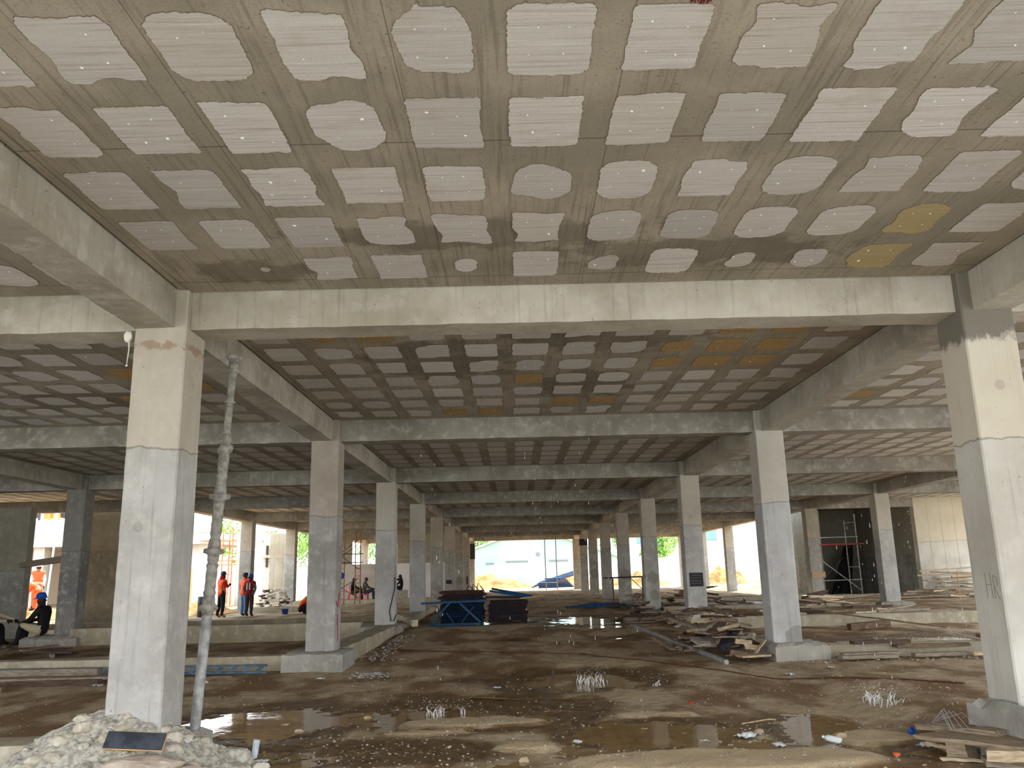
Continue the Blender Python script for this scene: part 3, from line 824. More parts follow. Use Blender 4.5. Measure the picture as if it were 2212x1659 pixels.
LEAF = simple('leaves', (96, 142, 52), (150, 186, 84), .7, scale=.9)
LEAFD = simple('leaves_deep', (78, 120, 54), (128, 164, 76), .7, scale=.9)
BARK = simple('bark', (110, 92, 74), rough=.95)
def tree(x, y, h, r, label, mat=LEAF, seed=0):
    rs = random.Random(seed)
    root = empty('leafy_tree', (x, y, .2)); tag(root, label, 'tree', 'trees beyond the site')
    tr = MB().tube([(0, 0, -.2), (.1, 0, h * .35), (-.1, .1, h * .7)], [.22, .17, .06], 8)
    for a in range(5):
        an = a * 1.26; tr.tube([(.05, 0, h * .35), (math.cos(an) * r * .6, math.sin(an) * r * .6, h * .7)], [.1, .03], 6)
    tr.build('trunk', BARK, root)
    fo = MB()
    cl = [Vector((rs.gauss(0, .45) * r, rs.gauss(0, .45) * r, h * .6 + rs.gauss(0, .42) * r)) for _ in range(26)]
    for c in cl:
        for _ in range(90):
            d = Vector((rs.gauss(0, 1), rs.gauss(0, 1), rs.gauss(0, 1))).normalized() * (r * .3 * rs.uniform(.5, 1))
            p = c + d; u = Vector((rs.gauss(0, 1), rs.gauss(0, 1), rs.gauss(0, 1))).normalized() * rs.uniform(.1, .2); w = u.orthogonal().normalized() * u.length * .55
            fo.add([p - u, p + w, p + u, p - w], [(0, 1, 2, 3)])
    fo.build('foliage', mat, root)
tree(-26, 72, 8, 3.2, 'bright green tree beyond the wall, right of the orange scaffold', LEAF, 1)
tree(-18.0, 77, 9, 3.2, 'bright green tree over the white wall beside the beige column', LEAF, 2)
tree(-11.2, 79, 8, 3, 'green tree seen through the gap behind the orange scaffold tower', LEAFD, 3)
tree(-5.6, 118, 10.5, 3.6, 'green tree rising over the left slope of the warehouse roof', LEAF, 4)
tree(15.5, 121, 10, 3.2, 'tree behind the right slope of the warehouse roof', LEAFD, 5)
tree(15.2, 88, 7.0, 2.3, 'tall green tree between the far right columns', LEAF, 6)

def mound(x, y, rx, ry, h, label, seed):
    n = 40; mb = MB(); vs = []; fs = []
    for a in range(n):
        for b in range(n):
            u, v = a / (n - 1) * 2 - 1, b / (n - 1) * 2 - 1
            r = math.hypot(u, v)
            z = h * max(0, 1 - r) ** .8 + (h * .55 * mnoise.noise(Vector((u * 2.2, v * 2.2, seed))) + .22 * h * mnoise.noise(Vector((u * 8, v * 8, seed)))) * max(0, min(1, (1 - r) * 3))
            vs.append((u * rx, v * ry, z))
    for a in range(n - 1):
        for b in range(n - 1):
            fs.append((a * n + b, (a + 1) * n + b, (a + 1) * n + b + 1, a * n + b + 1))
    o = mb.add(vs, fs).build('sand_mound', simple('orange_sand', (178, 132, 82), (156, 110, 62), .95, scale=2.2, bump=.4), smooth=True)
    o.location = (x, y, .28); return tag(o, label, 'sand mound', 'sand heaps in the yard', 'thing')
mound(-1.8, 70, 3.6, 2.4, 1.15, 'orange sand heap before the warehouse, left one', 1)
mound(4.4, 73.5, 2.6, 2.2, 1.0, 'orange sand heap before the warehouse, beside the heaped blue frames', 2)
mound(9.6, 69, 3.3, 2.2, 1.05, 'orange sand heap behind the thin pipe trestle', 3)
mound(15.6, 66, 2.4, 2.0, 1.3, 'orange sand heap right of the trestle, between far columns', 4)
mound(21.8, 68, 3.2, 2.2, 1.0, 'orange sand heap behind the lone slim far column', 5)
mound(-12.6, 34.6, 1.3, 1.5, .4, 'low heap of yellow sand behind the worker in the orange vest', 6)
# ------------------------------------------------------------------ leaning steel prop by the near left column
CRUST = simple('concrete_crust', (158, 154, 144), (124, 120, 110), .9, scale=16, bump=.5)
GALV = simple('worn_galvanised_steel', (170, 169, 165), (128, 128, 126), .6, .1, scale=9)
STEEL_D = simple('dark_steel', (58, 56, 54), (84, 76, 70), .6, .3, scale=12)
def orient(o, p0, p1):
    d = (Vector(p1) - Vector(p0)).normalized()
    o.rotation_mode = 'QUATERNION'; o.rotation_quaternion = d.to_track_quat('Z', 'Y'); o.location = p0
P0, P1 = (-2.93, 7.98, .16), (-2.82, 8.22, 3.83)
prop = empty('steel_prop', P0); tag(prop, 'tall leaning telescopic steel prop crusted with concrete beside the near left column', 'prop')
Lp = (Vector(P1) - Vector(P0)).length
def crust_tube(z0, z1, r0, r1, n=40, amp=.006, sd=0):
    pts = [(0, 0, z0 + (z1 - z0) * a / n) for a in range(n + 1)]
    rr = [r0 + (r1 - r0) * a / n + amp * mnoise.noise(Vector((a * .9, sd, 0))) + amp * .6 * mnoise.noise(Vector((a * .31, sd, 4))) for a in range(n + 1)]
    return MB().tube(pts, rr, 12)
crust_tube(0, 1.18, .048, .048, 20, .002, 1).build('lower_tube', GALV, prop, True)
crust_tube(1.18, 2.84, .053, .05, 60, .013, 2).build('outer_tube', CRUST, prop, True)
crust_tube(2.84, 3.6, .037, .036, 30, .004, 3).build('inner_tube', CRUST, prop, True)
for z, r, nm in ((1.2, .085, 'flange_collar'), (1.72, .095, 'flange_collar'), (2.24, .1, 'flange_collar')):
    c = MB().lathe([(.05, -.09), (.055, -.05), (r, -.03), (r, 0), (.06, .012), (.058, .06), (.05, .1)], 14, (0, 0, z)).build(nm, CRUST, prop, True)
    MB().tube([(-r - .03, 0, z - .02), (r + .03, 0, z - .02)], .012, 6).build('wing_handle', CRUST, c)
MB().rock((.0, 0, 2.7), (.075, .07, .07), 4, 2, .4).build('adjusting_nut', CRUST, prop, True)
MB().lathe([(.036, 0), (.058, .008), (.058, .022), (.036, .03)], 14, (0, 0, 3.16)).build('ring', CRUST, prop, True)
hd = MB().lathe([(.04, 0), (.062, .01), (.062, .03), (.052, .04), (.05, .14), (.036, .15)], 14, (0, 0, 3.48)).build('head_socket', CRUST, prop, True)
MB().lathe([(.05, 0), (.075, .012), (.085, .03), (.05, .032)], 14, (0, 0, 3.62)).build('head_plate', CRUST, prop, True)
MB().lathe([(.07, -.04), (.07, 0), (.05, .01)], 12).build('base_plate', GALV, prop)
orient(prop, P0, P1)
# hanging plaster drip at the near beam end
dr = MB().rock((-3.56, 7.45, 3.83), (.035, .03, .06), 2, 2, .5).tube([(-3.55, 7.45, 3.8), (-3.545, 7.45, 3.7), (-3.55, 7.44, 3.55)], [.012, .006, .004], 6).rock((-3.55, 7.44, 3.54), (.012, .012, .012), 3, 1)
tag(dr.build('plaster_drip', simple('lime_drip', (222, 218, 206), rough=.8), smooth=True), 'white plaster drip hanging from the beam end beside the near left column', 'drip')

# ------------------------------------------------------------------ broken concrete at the foot of the near left column
RUB = simple('broken_concrete', (190, 184, 170), (146, 139, 126), .95, scale=22, bump=.9, det=6)
RUBL = simple('pale_broken_concrete', (204, 196, 178), (176, 166, 146), .95, scale=9, bump=.6, det=5)
n = 90; mb = MB(); vs = []; fs = []
def heap_h(x, y):
    e = ((x + 3.28) / .58) ** 2 + ((y - 7.55) / .58) ** 2
    f = .24 * math.exp(-(((x + 3.9) / .5) ** 2 + ((y - 7.35) / .35) ** 2)) + .09 * math.exp(-(((x + 2.6) / .3) ** 2 + ((y - 7.75) / .3) ** 2))
    return .5 * math.exp(-e * .8) + f
def heap_z(x, y):
    return gz(x, y) - .05 + heap_h(x, y) + .05 * mnoise.noise(Vector((x * 7, y * 7, 1))) + .028 * mnoise.noise(Vector((x * 19, y * 19, 2)))
xs_ = np.linspace(-5.0, -1.9, n); ys_ = np.linspace(6.4, 8.9, n)
zg = ground_h(*np.meshgrid(xs_, ys_, indexing='ij'))[0]
for a in range(n):
    for b in range(n):
        x, y = xs_[a], ys_[b]
        vs.append((x, y, zg[a, b] - .06 + heap_h(x, y) + .05 * mnoise.noise(Vector((x * 7, y * 7, 1))) + .028 * mnoise.noise(Vector((x * 19, y * 19, 2))) - .05 * max(0, ((x + 3.4) / 1.5) ** 2 + ((y - 7.6) / 1.2) ** 2 - .75)))
for a in range(n - 1):
    for b in range(n - 1): fs.append((a * n + b, (a + 1) * n + b, (a + 1) * n + b + 1, a * n + b + 1))
rub_mb = mb.add(vs, fs)
RUBTAG = ('heap of crumbled grey concrete around the foot of the near left column', 'rubble')
def rock(name, x, y, z, size, mat, label, group, seed, sub=3, rough=.35, cat='stone', rz=0):
    o = MB().rock((0, 0, 0), size, seed, sub, rough).build(name, mat)
    o.location = (x, y, z + size[2] * .45); o.rotation_euler = (0, 0, rz)
    return tag(o, label, cat, group)
CH = 'concrete chunks in the near rubble'
BLUEW = simple('bluish_white_lump', (206, 212, 220), (176, 184, 196), .9, scale=14, bump=.5)
PINKW = simple('pinkish_slab', (192, 178, 160), (168, 150, 134), .9, scale=7, bump=.5)
rock('concrete_chunk', -2.86, 7.52, .17, (.085, .08, .11), BLUEW, 'bluish white lump of concrete at the foot of the leaning steel prop', CH, 1)
sl_ = rock('concrete_chunk', -2.98, 7.02, .17, (.3, .2, .07), PINKW, 'broad flat concrete slab with faint red marks in front of the black board', CH, 2)
rock('concrete_chunk', -3.72, 7.3, .15, (.17, .13, .1), RUBL, 'pale rounded concrete boulder at the left front edge of the rubble', CH, 3)
rock('concrete_chunk', -3.62, 7.45, .3, (.12, .1, .08), RUB, 'squarish grey chunk behind the pale rounded boulder', CH, 4)
rock('concrete_chunk', -3.94, 7.45, .2, (.1, .09, .07), RUB, 'small grey chunk near the ground beam end in the rubble', CH, 5)
rock('concrete_chunk', -2.5, 7.75, .03, (.19, .13, .11), RUB, 'rough grey concrete lump right of the steel prop foot', CH, 6)
rock('concrete_chunk', -3.4, 7.12, .2, (.1, .07, .06), BLUEW, 'white torn chunk left of the flat slab with red marks', CH, 7)
rock('concrete_chunk', -2.72, 7.1, .1, (.2, .16, .06), PINKW, 'flat tan slab overlapping the right of the red marked slab', CH, 8)
rc = random.Random(11); proto = []
for s_ in range(5):
    proto.append(MB().rock((0, 0, 0), (1, .8, .6), 20 + s_, 2, .4))
def scatter_rocks(n, fn, size, mb, mi=0):
    for _ in range(n):
        x, y, z = fn(); s = rc.uniform(*size); pr = rc.choice(proto); a = rc.uniform(0, 6.28); ca, sa = math.cos(a), math.sin(a)
        mb.add([(x + s * (v[0] * ca - v[1] * sa), y + s * (v[0] * sa + v[1] * ca), z + s * v[2]) for v in pr.v], pr.f, mi)
def near_rub():
    x = -3.35 + rc.gauss(0, .5); y = 7.35 + rc.gauss(0, .42); return x, y, heap_z(x, y) - .02
scatter_rocks(330, near_rub, (.012, .05), rub_mb); scatter_rocks(60, near_rub, (.05, .1), rub_mb, 1)
tag(rub_mb.build('rubble', [RUB, RUBL]), *RUBTAG, kind='stuff')
gmb = MB()
def gfield():
    while True:
        y = 6.9 + abs(rc.gauss(0, 3.2)); x = rc.uniform(-.62, .62) * (y + 1)
        if rc.random() < .4 or fbm(np.array([x * .8]), np.array([y * .8]), 77, 2)[0] > .02: break
    return x, y, gz(x, y)
PEB = simple('light_pebbles', (182, 173, 156), (124, 110, 90), .9, scale=5)
scatter_rocks(2600, gfield, (.005, .018), gmb, 0)
def gmid():
    y = rc.uniform(8, 19); x = rc.uniform(-.5, .5) * y + .5; return x, y, gz(x, y)
scatter_rocks(1500, gmid, (.005, .017), gmb, 0)
def band():
    t_ = rc.random(); return (lambda x, y: (x, y, gz(x, y)))(-2.6 + rc.gauss(0, .16) + (.3 if t_ < .3 else 0), 13.6 + t_ * 6.5 if t_ > .25 else 13.5 + rc.uniform(-.2, .3))
scatter_rocks(260, band, (.012, .04), gmb, 1)
def band2():
    x = rc.uniform(4.3, 8.5); y = 13.75 + rc.gauss(0, .22); return x, y, gz(x, y)
scatter_rocks(160, band2, (.012, .035), gmb, 0)
tag(gmb.build('gravel', [PEB, simple('grey_grit', (176, 174, 168), (140, 136, 128), .9, scale=4)]), 'light pebbles and grey grit strewn over the wet soil', 'gravel', kind='stuff')

# single stones and litter on the near ground
STONE = simple('buff_stone', (196, 176, 146), (160, 138, 108), .9, scale=12, bump=.5)
SG = 'loose stones on the near ground'
for (x, y, s, lb, sd) in ((-2.61, 9.89, .075, 'grey buff stone standing in the left puddle', 31), (1.28, 9.16, .06, 'round buff stone in the middle of the murky puddle', 32), (1.64, 8.88, .045, 'small flat stone in the murky puddle, right of the round one', 33),
                          (.03, 7.78, .045, 'pale smooth stone at the front edge of the ground', 34), (-2.35, 9.45, .05, 'low flat stone in front of the buff stone in the left puddle', 35), (-1.75, 10.2, .045, 'buff stone between the left puddle and the dark mud', 36), (2.35, 8.75, .05, 'buff stone by the narrow rippled puddle', 37), (3.0, 8.35, .06, 'clod of earth left of the plank pile', 38)):
    rock('stone', x, y, gz(x, y) - .01, (s, s * .8, s * .75), STONE, lb, SG, sd)
PLAST = simple('white_plastic', (236, 240, 240), (214, 222, 226), .5, scale=9)
def litter(x, y, s, label, seed, mat=PLAST, cat='litter', name='plastic_scrap'):
    rs = random.Random(seed); n = 7; mb = MB(); vs = []
    for a in range(n):
        for b in range(n):
            u, v = a / (n - 1) - .5, b / (n - 1) - .5
            vs.append((u * s * 1.5, v * s, .008 + s * .3 * abs(mnoise.noise(Vector((u * 4 + seed, v * 4, seed)))) + s * .1))
    k = n * n
    vs += [(v[0], v[1], v[2] - .004) for v in vs]
    fs = []
    for a in range(n - 1):
        for b in range(n - 1):
            q = (a * n + b, (a + 1) * n + b, (a + 1) * n + b + 1, a * n + b + 1); fs += [q, tuple(i + k for i in reversed(q))]
    o = mb.add(vs, fs).build(name, mat); o.location = (x, y, gz(x, y) - .01); o.rotation_euler = (0, 0, rs.uniform(0, 6)); return tag(o, label, cat, 'scraps of litter')
litter(3.65, 8.04, .12, 'crumpled white plastic scrap left of the plank pile', 1)
litter(-.3, 12.2, .07, 'white scrap at the left edge of the shallow rippled puddle', 2)
litter(1.75, 8.45, .1, 'white scrap floating in the front of the murky puddle', 3)
litter(.55, 8.55, .09, 'pale scrap on the sand spit left of the murky puddle', 4)
litter(2.2, 8.6, .16, 'broad clear plastic sheet scrap right of the murky puddle', 5)
litter(2.38, 8.2, .1, 'pale scrap below the broad clear plastic scrap', 6)
litter(3.9, 12.6, .11, 'white scrap on the dry ground before the third ground beam', 7)
litter(4.6, 12.9, .08, 'small white wisp lying on the dry rise at right', 8)
litter(-2.3, 7.95, .08, 'white shard at the front right of the rubble heap', 9)
litter(-4.7, 13.0, .13, 'white scrap in front of the stacked beams at left', 10); litter(-6.2, 12.9, .12, 'white scrap left of the other one by the stacked beams', 11)
litter(-3.0, 13.3, .08, 'tiny white scrap before the stepped plinth', 12); litter(3.6, 14.9, .1, 'white scrap at the front of the scrap timber heap', 13)
REDP = simple('red_plastic', (206, 40, 48), rough=.4); BLUEP = simple('blue_plastic', (40, 84, 170), rough=.4); ORP = simple('orange_plastic', (236, 110, 60), rough=.5)
def small_lathe(name, prof, x, y, mat, label, cat, rot=(0, 0, 0), dz=0):
    o = MB().lathe(prof, 14).build(name, mat, smooth=False); o.location = (x, y, gz(x, y) + dz); o.rotation_euler = rot; return tag(o, label, cat)
small_lathe('bottle_cap', [(.022, 0), (.024, .02), (.018, .026)], 2.06, 10.6, REDP, 'red bottle cap on the dark mud, right of the rippled puddle', 'cap')
small_lathe('plastic_cup', [(.028, 0), (.034, .05), (.03, .05), (.026, .006)], 3.72, 8.5, BLUEP, 'blue plastic cup at the end of a short stick near the plank pile', 'cup', (.9, 0, .6), .02)
small_lathe('bottle_cap', [(.028, 0), (.03, .02), (.024, .024)], 3.2, 7.62, ORP, 'orange cap at the front right edge of the ground', 'cap')
b_ = empty('plastic_bottle', (2.89, 8.25, gz(2.89, 8.25) + .03)); tag(b_, 'small clear plastic bottle lying in front of the narrow puddle', 'bottle'); b_.rotation_euler = (0, 1.45, 2.4)
MB().lathe([(.026, -.08), (.03, -.07), (.03, .04), (.012, .075)], 12).build('bottle_body', simple('clear_plastic', (226, 232, 232), rough=.2), b_, True)
MB().lathe([(.014, .075), (.014, .095)], 12).build('cap', PLAST, b_)
st_ = MB().tube([(3.76, 8.52, gz(3.76, 8.52) + .03), (4.02, 8.82, gz(4.02, 8.82) + .06)], [.014, .011], 7).build('stick', simple('dark_wood', (92, 74, 58), (126, 104, 80), .9, scale=20))
tag(st_, 'short dark stick beside the blue cup', 'stick')
tag(MB().tube([(2.3, 9.2, gz(2.3, 9.2) + .01), (2.6, 9.32, gz(2.6, 9.32) + .03), (2.72, 9.45, gz(2.72, 9.45) + .01)], .008, 6).build('twig', WOODP), 'pale twig on the mud at the back of the narrow puddle', 'twig')
tb = MB().tube([(-2.42, 8.1, gz(-2.42, 8.1) - .03), (-2.4, 8.12, gz(-2.4, 8.1) + .15)], .03, 12).build('pipe_stub', simple('pale_pvc', (206, 212, 218), (176, 184, 192), .5, scale=20))
tag(tb, 'short pale pipe stub standing in the mud right of the rubble', 'pipe')
tag(MB().tube([(.53, 13.47, .0), (.53, 13.47, .13)], .014, 8).build('steel_peg', STEEL_D), 'short dark steel peg standing in the rippled puddle', 'peg')
cb = [(-2.3, 16.8), (-.6, 16.4), (1.1, 15.7), (2.0, 14.6), (2.8, 13.6), (3.6, 12.4), (4.3, 11.75), (5.6, 10.6)]
cpts = []
for (a, b), (c, d) in zip(cb[:-1], cb[1:]):
    for q in range(8):
        x = a + (c - a) * q / 8; y = b + (d - b) * q / 8; cpts.append((x, y, gz(x, y) + .006))
tag(MB().tube(cpts, .009, 5).build('cable', simple('dark_red_cable', (86, 50, 42), rough=.7)), 'thin dark red cable lying across the whole middle ground', 'cable')
# black board on the heap
bb = empty('formwork_board', (-3.04, 7.02, .37)); tag(bb, 'black faced formwork board lying on the rubble before the near left column', 'board'); bb.rotation_euler = (1.0, .06, .0)
MB().obox((0, 0, 0), (.46, .13, .016)).build('black_face', simple('black_film', (38, 40, 46), (62, 66, 74), .6, scale=8), bb)
MB().obox((0, -.004, -.014), (.47, .136, .012)).build('plywood_core', simple('plywood_edge', (214, 176, 128), (190, 150, 104), .8, scale=10), bb)

# ------------------------------------------------------------------ water splashes and falling drips
SPL = simple('splashing_water', (236, 238, 236), rough=.1, spec=.6)
def splash(x, y, r, h, nn, label, z=None):
    mb = MB(); rs = random.Random(int(x * 100)); z = gz(x, y) if z is None else z
    for _ in range(nn):
        a = rs.uniform(0, 6.28); d = r * math.sqrt(rs.random()); hh = h * rs.uniform(.3, 1)
        px, py = x + d * math.cos(a), y + d * math.sin(a) * 1.4
        mb.tube([(px, py, z - .01), (px + rs.uniform(-.02, .02), py, z + hh * .6), (px + rs.uniform(-.05, .05), py, z + hh)], [.005, .0035, .001], 5)
        for _k in range(3):
            c = (px + rs.uniform(-.12, .12), py, z + h * rs.uniform(.6, 1.6)); s = rs.uniform(.002, .0045); mb.rock(c, (s, s, s), 1, 1, 0)
    tag(mb.build('water_splash', SPL, smooth=True), label, 'splash', 'splashes where roof water hits the ground', 'stuff')
splash(4.1, 10.0, .2, .13, 42, 'white crown of splashing water on the mud at right, left of the near pedestal')
splash(-.97, 10.3, .11, .11, 22, 'left of two small splashes on the dark mud'); splash(-.66, 10.35, .04, .11, 9, 'right of two small splashes on the dark mud')
splash(1.05, 12.6, .24, .12, 40, 'broad splash in the middle of the shallow rippled puddle', .02); splash(1.9, 12.1, .06, .1, 8, 'tiny splash at the right edge of the rippled puddle', .02)
for q, (x, lb) in enumerate(((6.9, 'left'), (7.6, 'middle'), (8.3, 'right'))):
    splash(x, 16.6, .26, .12, 30, 'splash in the rain puddle behind the right ground beam, ' + lb + ' of three', .115)
mb = MB(); rs = random.Random(5)
for (x, y, s, nn, zr) in ((.75, 12.6, .5, 70, (.6, 3.9)), (-.9, 10.3, .12, 12, (.3, 3.4)), (4.1, 10, .15, 14, (.3, 3)), (1.6, 24, .8, 60, (1.2, 4)), (-.8, 25, .5, 50, (1.5, 4)), (7.5, 16.6, .9, 60, (.3, 3.8)), (12.6, 28, .8, 50, (.6, 4)), (14.6, 37, .8, 40, (.6, 4))):
    for _ in range(nn):
        px, py, pz = x + rs.gauss(0, s), y + rs.gauss(0, s), rs.uniform(*zr); l = rs.uniform(.01, .03)
        mb.tube([(px, py, pz - l), (px, py, pz - l * .4), (px, py, pz + l)], [.0008, .003, .0006], 5)
tag(mb.build('falling_drops', SPL), 'drops of water falling from the leaking ceiling', 'drops', kind='stuff')

# ------------------------------------------------------------------ timber
T1 = simple('grey_timber', (156, 144, 126), (120, 106, 90), .9, scale=5, stretch=(1.4, 12, 12), obj=True, bump=.2)
T2 = simple('brown_timber', (134, 112, 90), (98, 80, 64), .9, scale=5, stretch=(1.4, 12, 12), obj=True, bump=.2)
T3 = simple('pale_new_timber', (198, 178, 148), (164, 142, 114), .9, scale=5, stretch=(1.4, 12, 12), obj=True, bump=.2)
T4 = simple('dark_wet_timber', (92, 74, 60), (66, 52, 44), .8, scale=5, stretch=(1.4, 12, 12), obj=True)
TW = simple('weathered_plank', (168, 150, 126), (116, 98, 80), .9, scale=4, stretch=(1.2, 16, 16), obj=True, bump=.4)
def plank(p0, p1, w, h, mat, label, group=None, name='timber_plank', roll=0., cat='plank'):
    """a board between two points; its own mesh, its origin at the middle"""
    p0 = Vector(p0); p1 = Vector(p1); d = p1 - p0; L = d.length
    rs = random.Random(int(abs(p0.x * 991 + p0.y * 313)) )
    mb = MB(); nn = 6; vs = []; fs = []
    for a in range(nn + 1):
        x = -L / 2 + L * a / nn; b = math.sin(math.pi * a / nn) * rs.uniform(-.004, .008)
        for y, z in ((-w / 2, -h / 2), (w / 2, -h / 2), (w / 2, h / 2), (-w / 2, h / 2)):
            vs.append((x + (rs.uniform(-.02, .02) if a in (0, nn) else 0), y + rs.uniform(-.003, .003), z + b))
    for a in range(nn):
        for q in range(4):
            q2 = (q + 1) % 4; fs.append((a * 4 + q, a * 4 + 4 + q, a * 4 + 4 + q2, a * 4 + q2))
    fs += [(0, 1, 2, 3), (nn * 4 + 3, nn * 4 + 2, nn * 4 + 1, nn * 4)]
    o = mb.add(vs, fs).build(name, mat)
    o.rotation_mode = 'QUATERNION'
    yaw = math.atan2(d.y, d.x); pit = -math.asin(max(-1, min(1, d.z / L)))
    o.rotation_quaternion = Euler((roll, pit, yaw)).to_quaternion(); o.location = (p0 + p1) / 2
    return tag(o, label, cat, group)
PILE = []
def heap(cx, cy, rx, ry, hh, n, lens, label, group, mats, seed, name='timber_offcut', flat=.25, yawc=None, sec=((.1, .05), (.06, .06), (.15, .025), (.2, .025))):
    """scrap dropped piece by piece: each one rests on the ground or on the pieces already lying there"""
    rs = random.Random(seed); jobs = []
    for a in range(n):
        r = math.sqrt(rs.random()) ; t_ = rs.uniform(0, 6.283)
        jobs.append((r, cx + rx * r * math.cos(t_), cy + ry * r * math.sin(t_)))
    jobs.sort(key=lambda q: -q[0])
    for r, x, y in jobs:
        L = rs.uniform(*lens); yaw = rs.uniform(0, 3.14) if yawc is None else yawc + rs.gauss(0, .25)
        tl = rs.uniform(-flat, flat) * .7
        w, h = rs.choice(sec)
        ux, uy, uz = math.cos(yaw) * math.cos(tl), math.sin(yaw) * math.cos(tl), math.sin(tl)
        m_ = max(3, int(L / .07)); pts = [(x + ux * q, y + uy * q, uz * q) for q in np.linspace(-L / 2, L / 2, m_)]
        zc = max(gz(p[0], p[1]) + h / 2 - p[2] for p in (pts[0], pts[m_ // 2], pts[-1]))
        for (qx, qy, qz, qw, qh) in PILE:
            if abs(qx - x) > L or abs(qy - y) > L: continue
            for p in pts:
                if (p[0] - qx) ** 2 + (p[1] - qy) ** 2 < ((w + qw) * .42) ** 2: zc = max(zc, qz + (qh + h) / 2 - p[2])
        zc = min(zc, gz(x, y) + hh * 1.6)
        PILE.extend((p[0], p[1], p[2] + zc, w, h) for p in pts)
        d = Vector((ux, uy, uz)) * L / 2; c = Vector((x, y, zc))
        plank(c - d, c + d, w, h, rs.choice(mats), label, group, name, 0, 'timber')
# heap left of the second right column
heap(3.62, 15.7, .5, 1.3, .45, 56, (.3, .8), 'short timber offcut in the scrap heap left of the damp footed column', 'offcuts in the heap left of the damp footed column', [T1, T2, T2, T3, T4], 3)
heap(3.6, 17.6, .6, 1.2, .35, 30, (.35, .8), 'broken timber offcut at the back of the scrap heap, nearer the painted column', 'offcuts at the back of the scrap heap', [T2, T2, T4, T1], 4)
plank((3.3, 15.1, .36), (4.0, 16.3, .74), .2, .03, T1, 'grey board leaning up to the right across the top of the scrap heap', name='timber_plank')
plank((3.7, 15.6, .38), (3.1, 17.4, .62), .12, .06, T1, 'grey beam slanting up to the left under the leaning board')
plank((3.3, 16.9, .5), (4.3, 16.8, .48), .12, .1, T2, 'thick brown beam lying across the back of the heap')
plank((2.75, 15.5, .2), (2.6, 16.5, .34), .09, .03, T1, 'short grey batten on the left edge of the heap')
plank((3.55, 14.05, .2), (4.02, 14.1, .21), .3, .03, T3, 'flat pale board lying in front of the plinth corner')
plank((3.85, 14.25, .2), (4.06, 14.3, .42), .08, .02, T3, 'thin pale lath propped against the plinth corner')
for q, (x, y, z, m_) in enumerate(((3.75, 14.5, .4, T3), (3.88, 14.45, .32, T3), (3.6, 14.3, .24, T2))):
    plank((x - .12, y, z), (x + .12, y - .05, z - .03), .11, .08, m_, ('upper pale timber block by the plinth', 'lower pale timber block touching the plinth', 'brown timber block below the two pale ones')[q], name='timber_block', cat='timber')
o = MB().obox((0, 0, 0), (.36, .3, .05), jit=.02).build('stone_slab', simple('grey_slab', (160, 152, 142), (138, 128, 116), .9, scale=8)); o.location = (3.2, 14.95, .36); o.rotation_euler = (.3, .1, .3); tag(o, 'grey flat slab resting in the middle of the scrap heap', 'slab')
o = MB().rock((0, 0, 0), (.13, .3, .09), 8, 3, .3).build('black_bag', simple('black_sack', (24, 25, 30), (46, 48, 56), .6, scale=12)); o.location = (3.55, 14.75, .4); o.rotation_euler = (.5, 0, -.5); tag(o, 'limp black sack on the right of the scrap heap', 'bag')
o = MB().rock((0, 0, 0), (.17, .14, .13), 9, 3, .3).build('concrete_chunk', RUB); o.location = (3.98, 15.2, .42); tag(o, 'grey concrete chunk at the left foot of the damp footed column', 'stone')
pz = lambda x, y: gz(x, y) + .04
tag(MB().tube([(2.72, 20.6, pz(2.72, 20.6) + .03), (2.98, 17, pz(2.98, 17) + .05), (3.24, 13.6, pz(3.24, 13.6) + .03)], .038, 10).build('steel_pipe', GALV), 'long straight steel pipe on the ground in front of the scrap heap', 'pipe')
# debris between third and fourth right columns
heap(3.5, 23.4, .75, 1.6, .32, 34, (.3, .9), 'broken timber in the heap before the painted column, near the bright puddle', 'debris heap near the bright puddle', [T1, T4, T4, T2], 5)
heap(4.3, 29.5, 1.0, 2.2, .3, 26, (.4, 1.1), 'dark debris at the foot of the far right columns', 'debris at the far right columns', [T4, T4, T1], 6)
heap(6.6, 29.6, 1.5, 1.2, .45, 30, (.5, 1.3), 'dark twisted timber right of the painted column, beyond the ground beam', 'dark timber right of the painted column', [T4, T4, T2], 16)
tag(MB().tube([(2.75, 22.3, pz(2.75, 22.3) + .05), (4.6, 22.8, pz(4.6, 22.8) + .1)], .06, 10).build('steel_pipe', simple('rusty_pipe', (128, 112, 104), (98, 84, 78), .7, scale=9)), 'thick dull pipe lying beside the bright puddle', 'pipe')
for q in range(5):
    y = 30.6 + q * .22
    tag(MB().tube([(1.7 + q * .25, y, gz(1.8, y) + .05 + .02 * q), (4.6 + q * .2, y + .5, gz(4.6, y) + .08)], .03, 8).build('blue_tube', simple('blue_steel', (42, 92, 140), (30, 66, 108), .5, scale=6)), 'blue steel tube lying on the ground behind the bright puddle', 'tube', 'blue tubes on the ground')
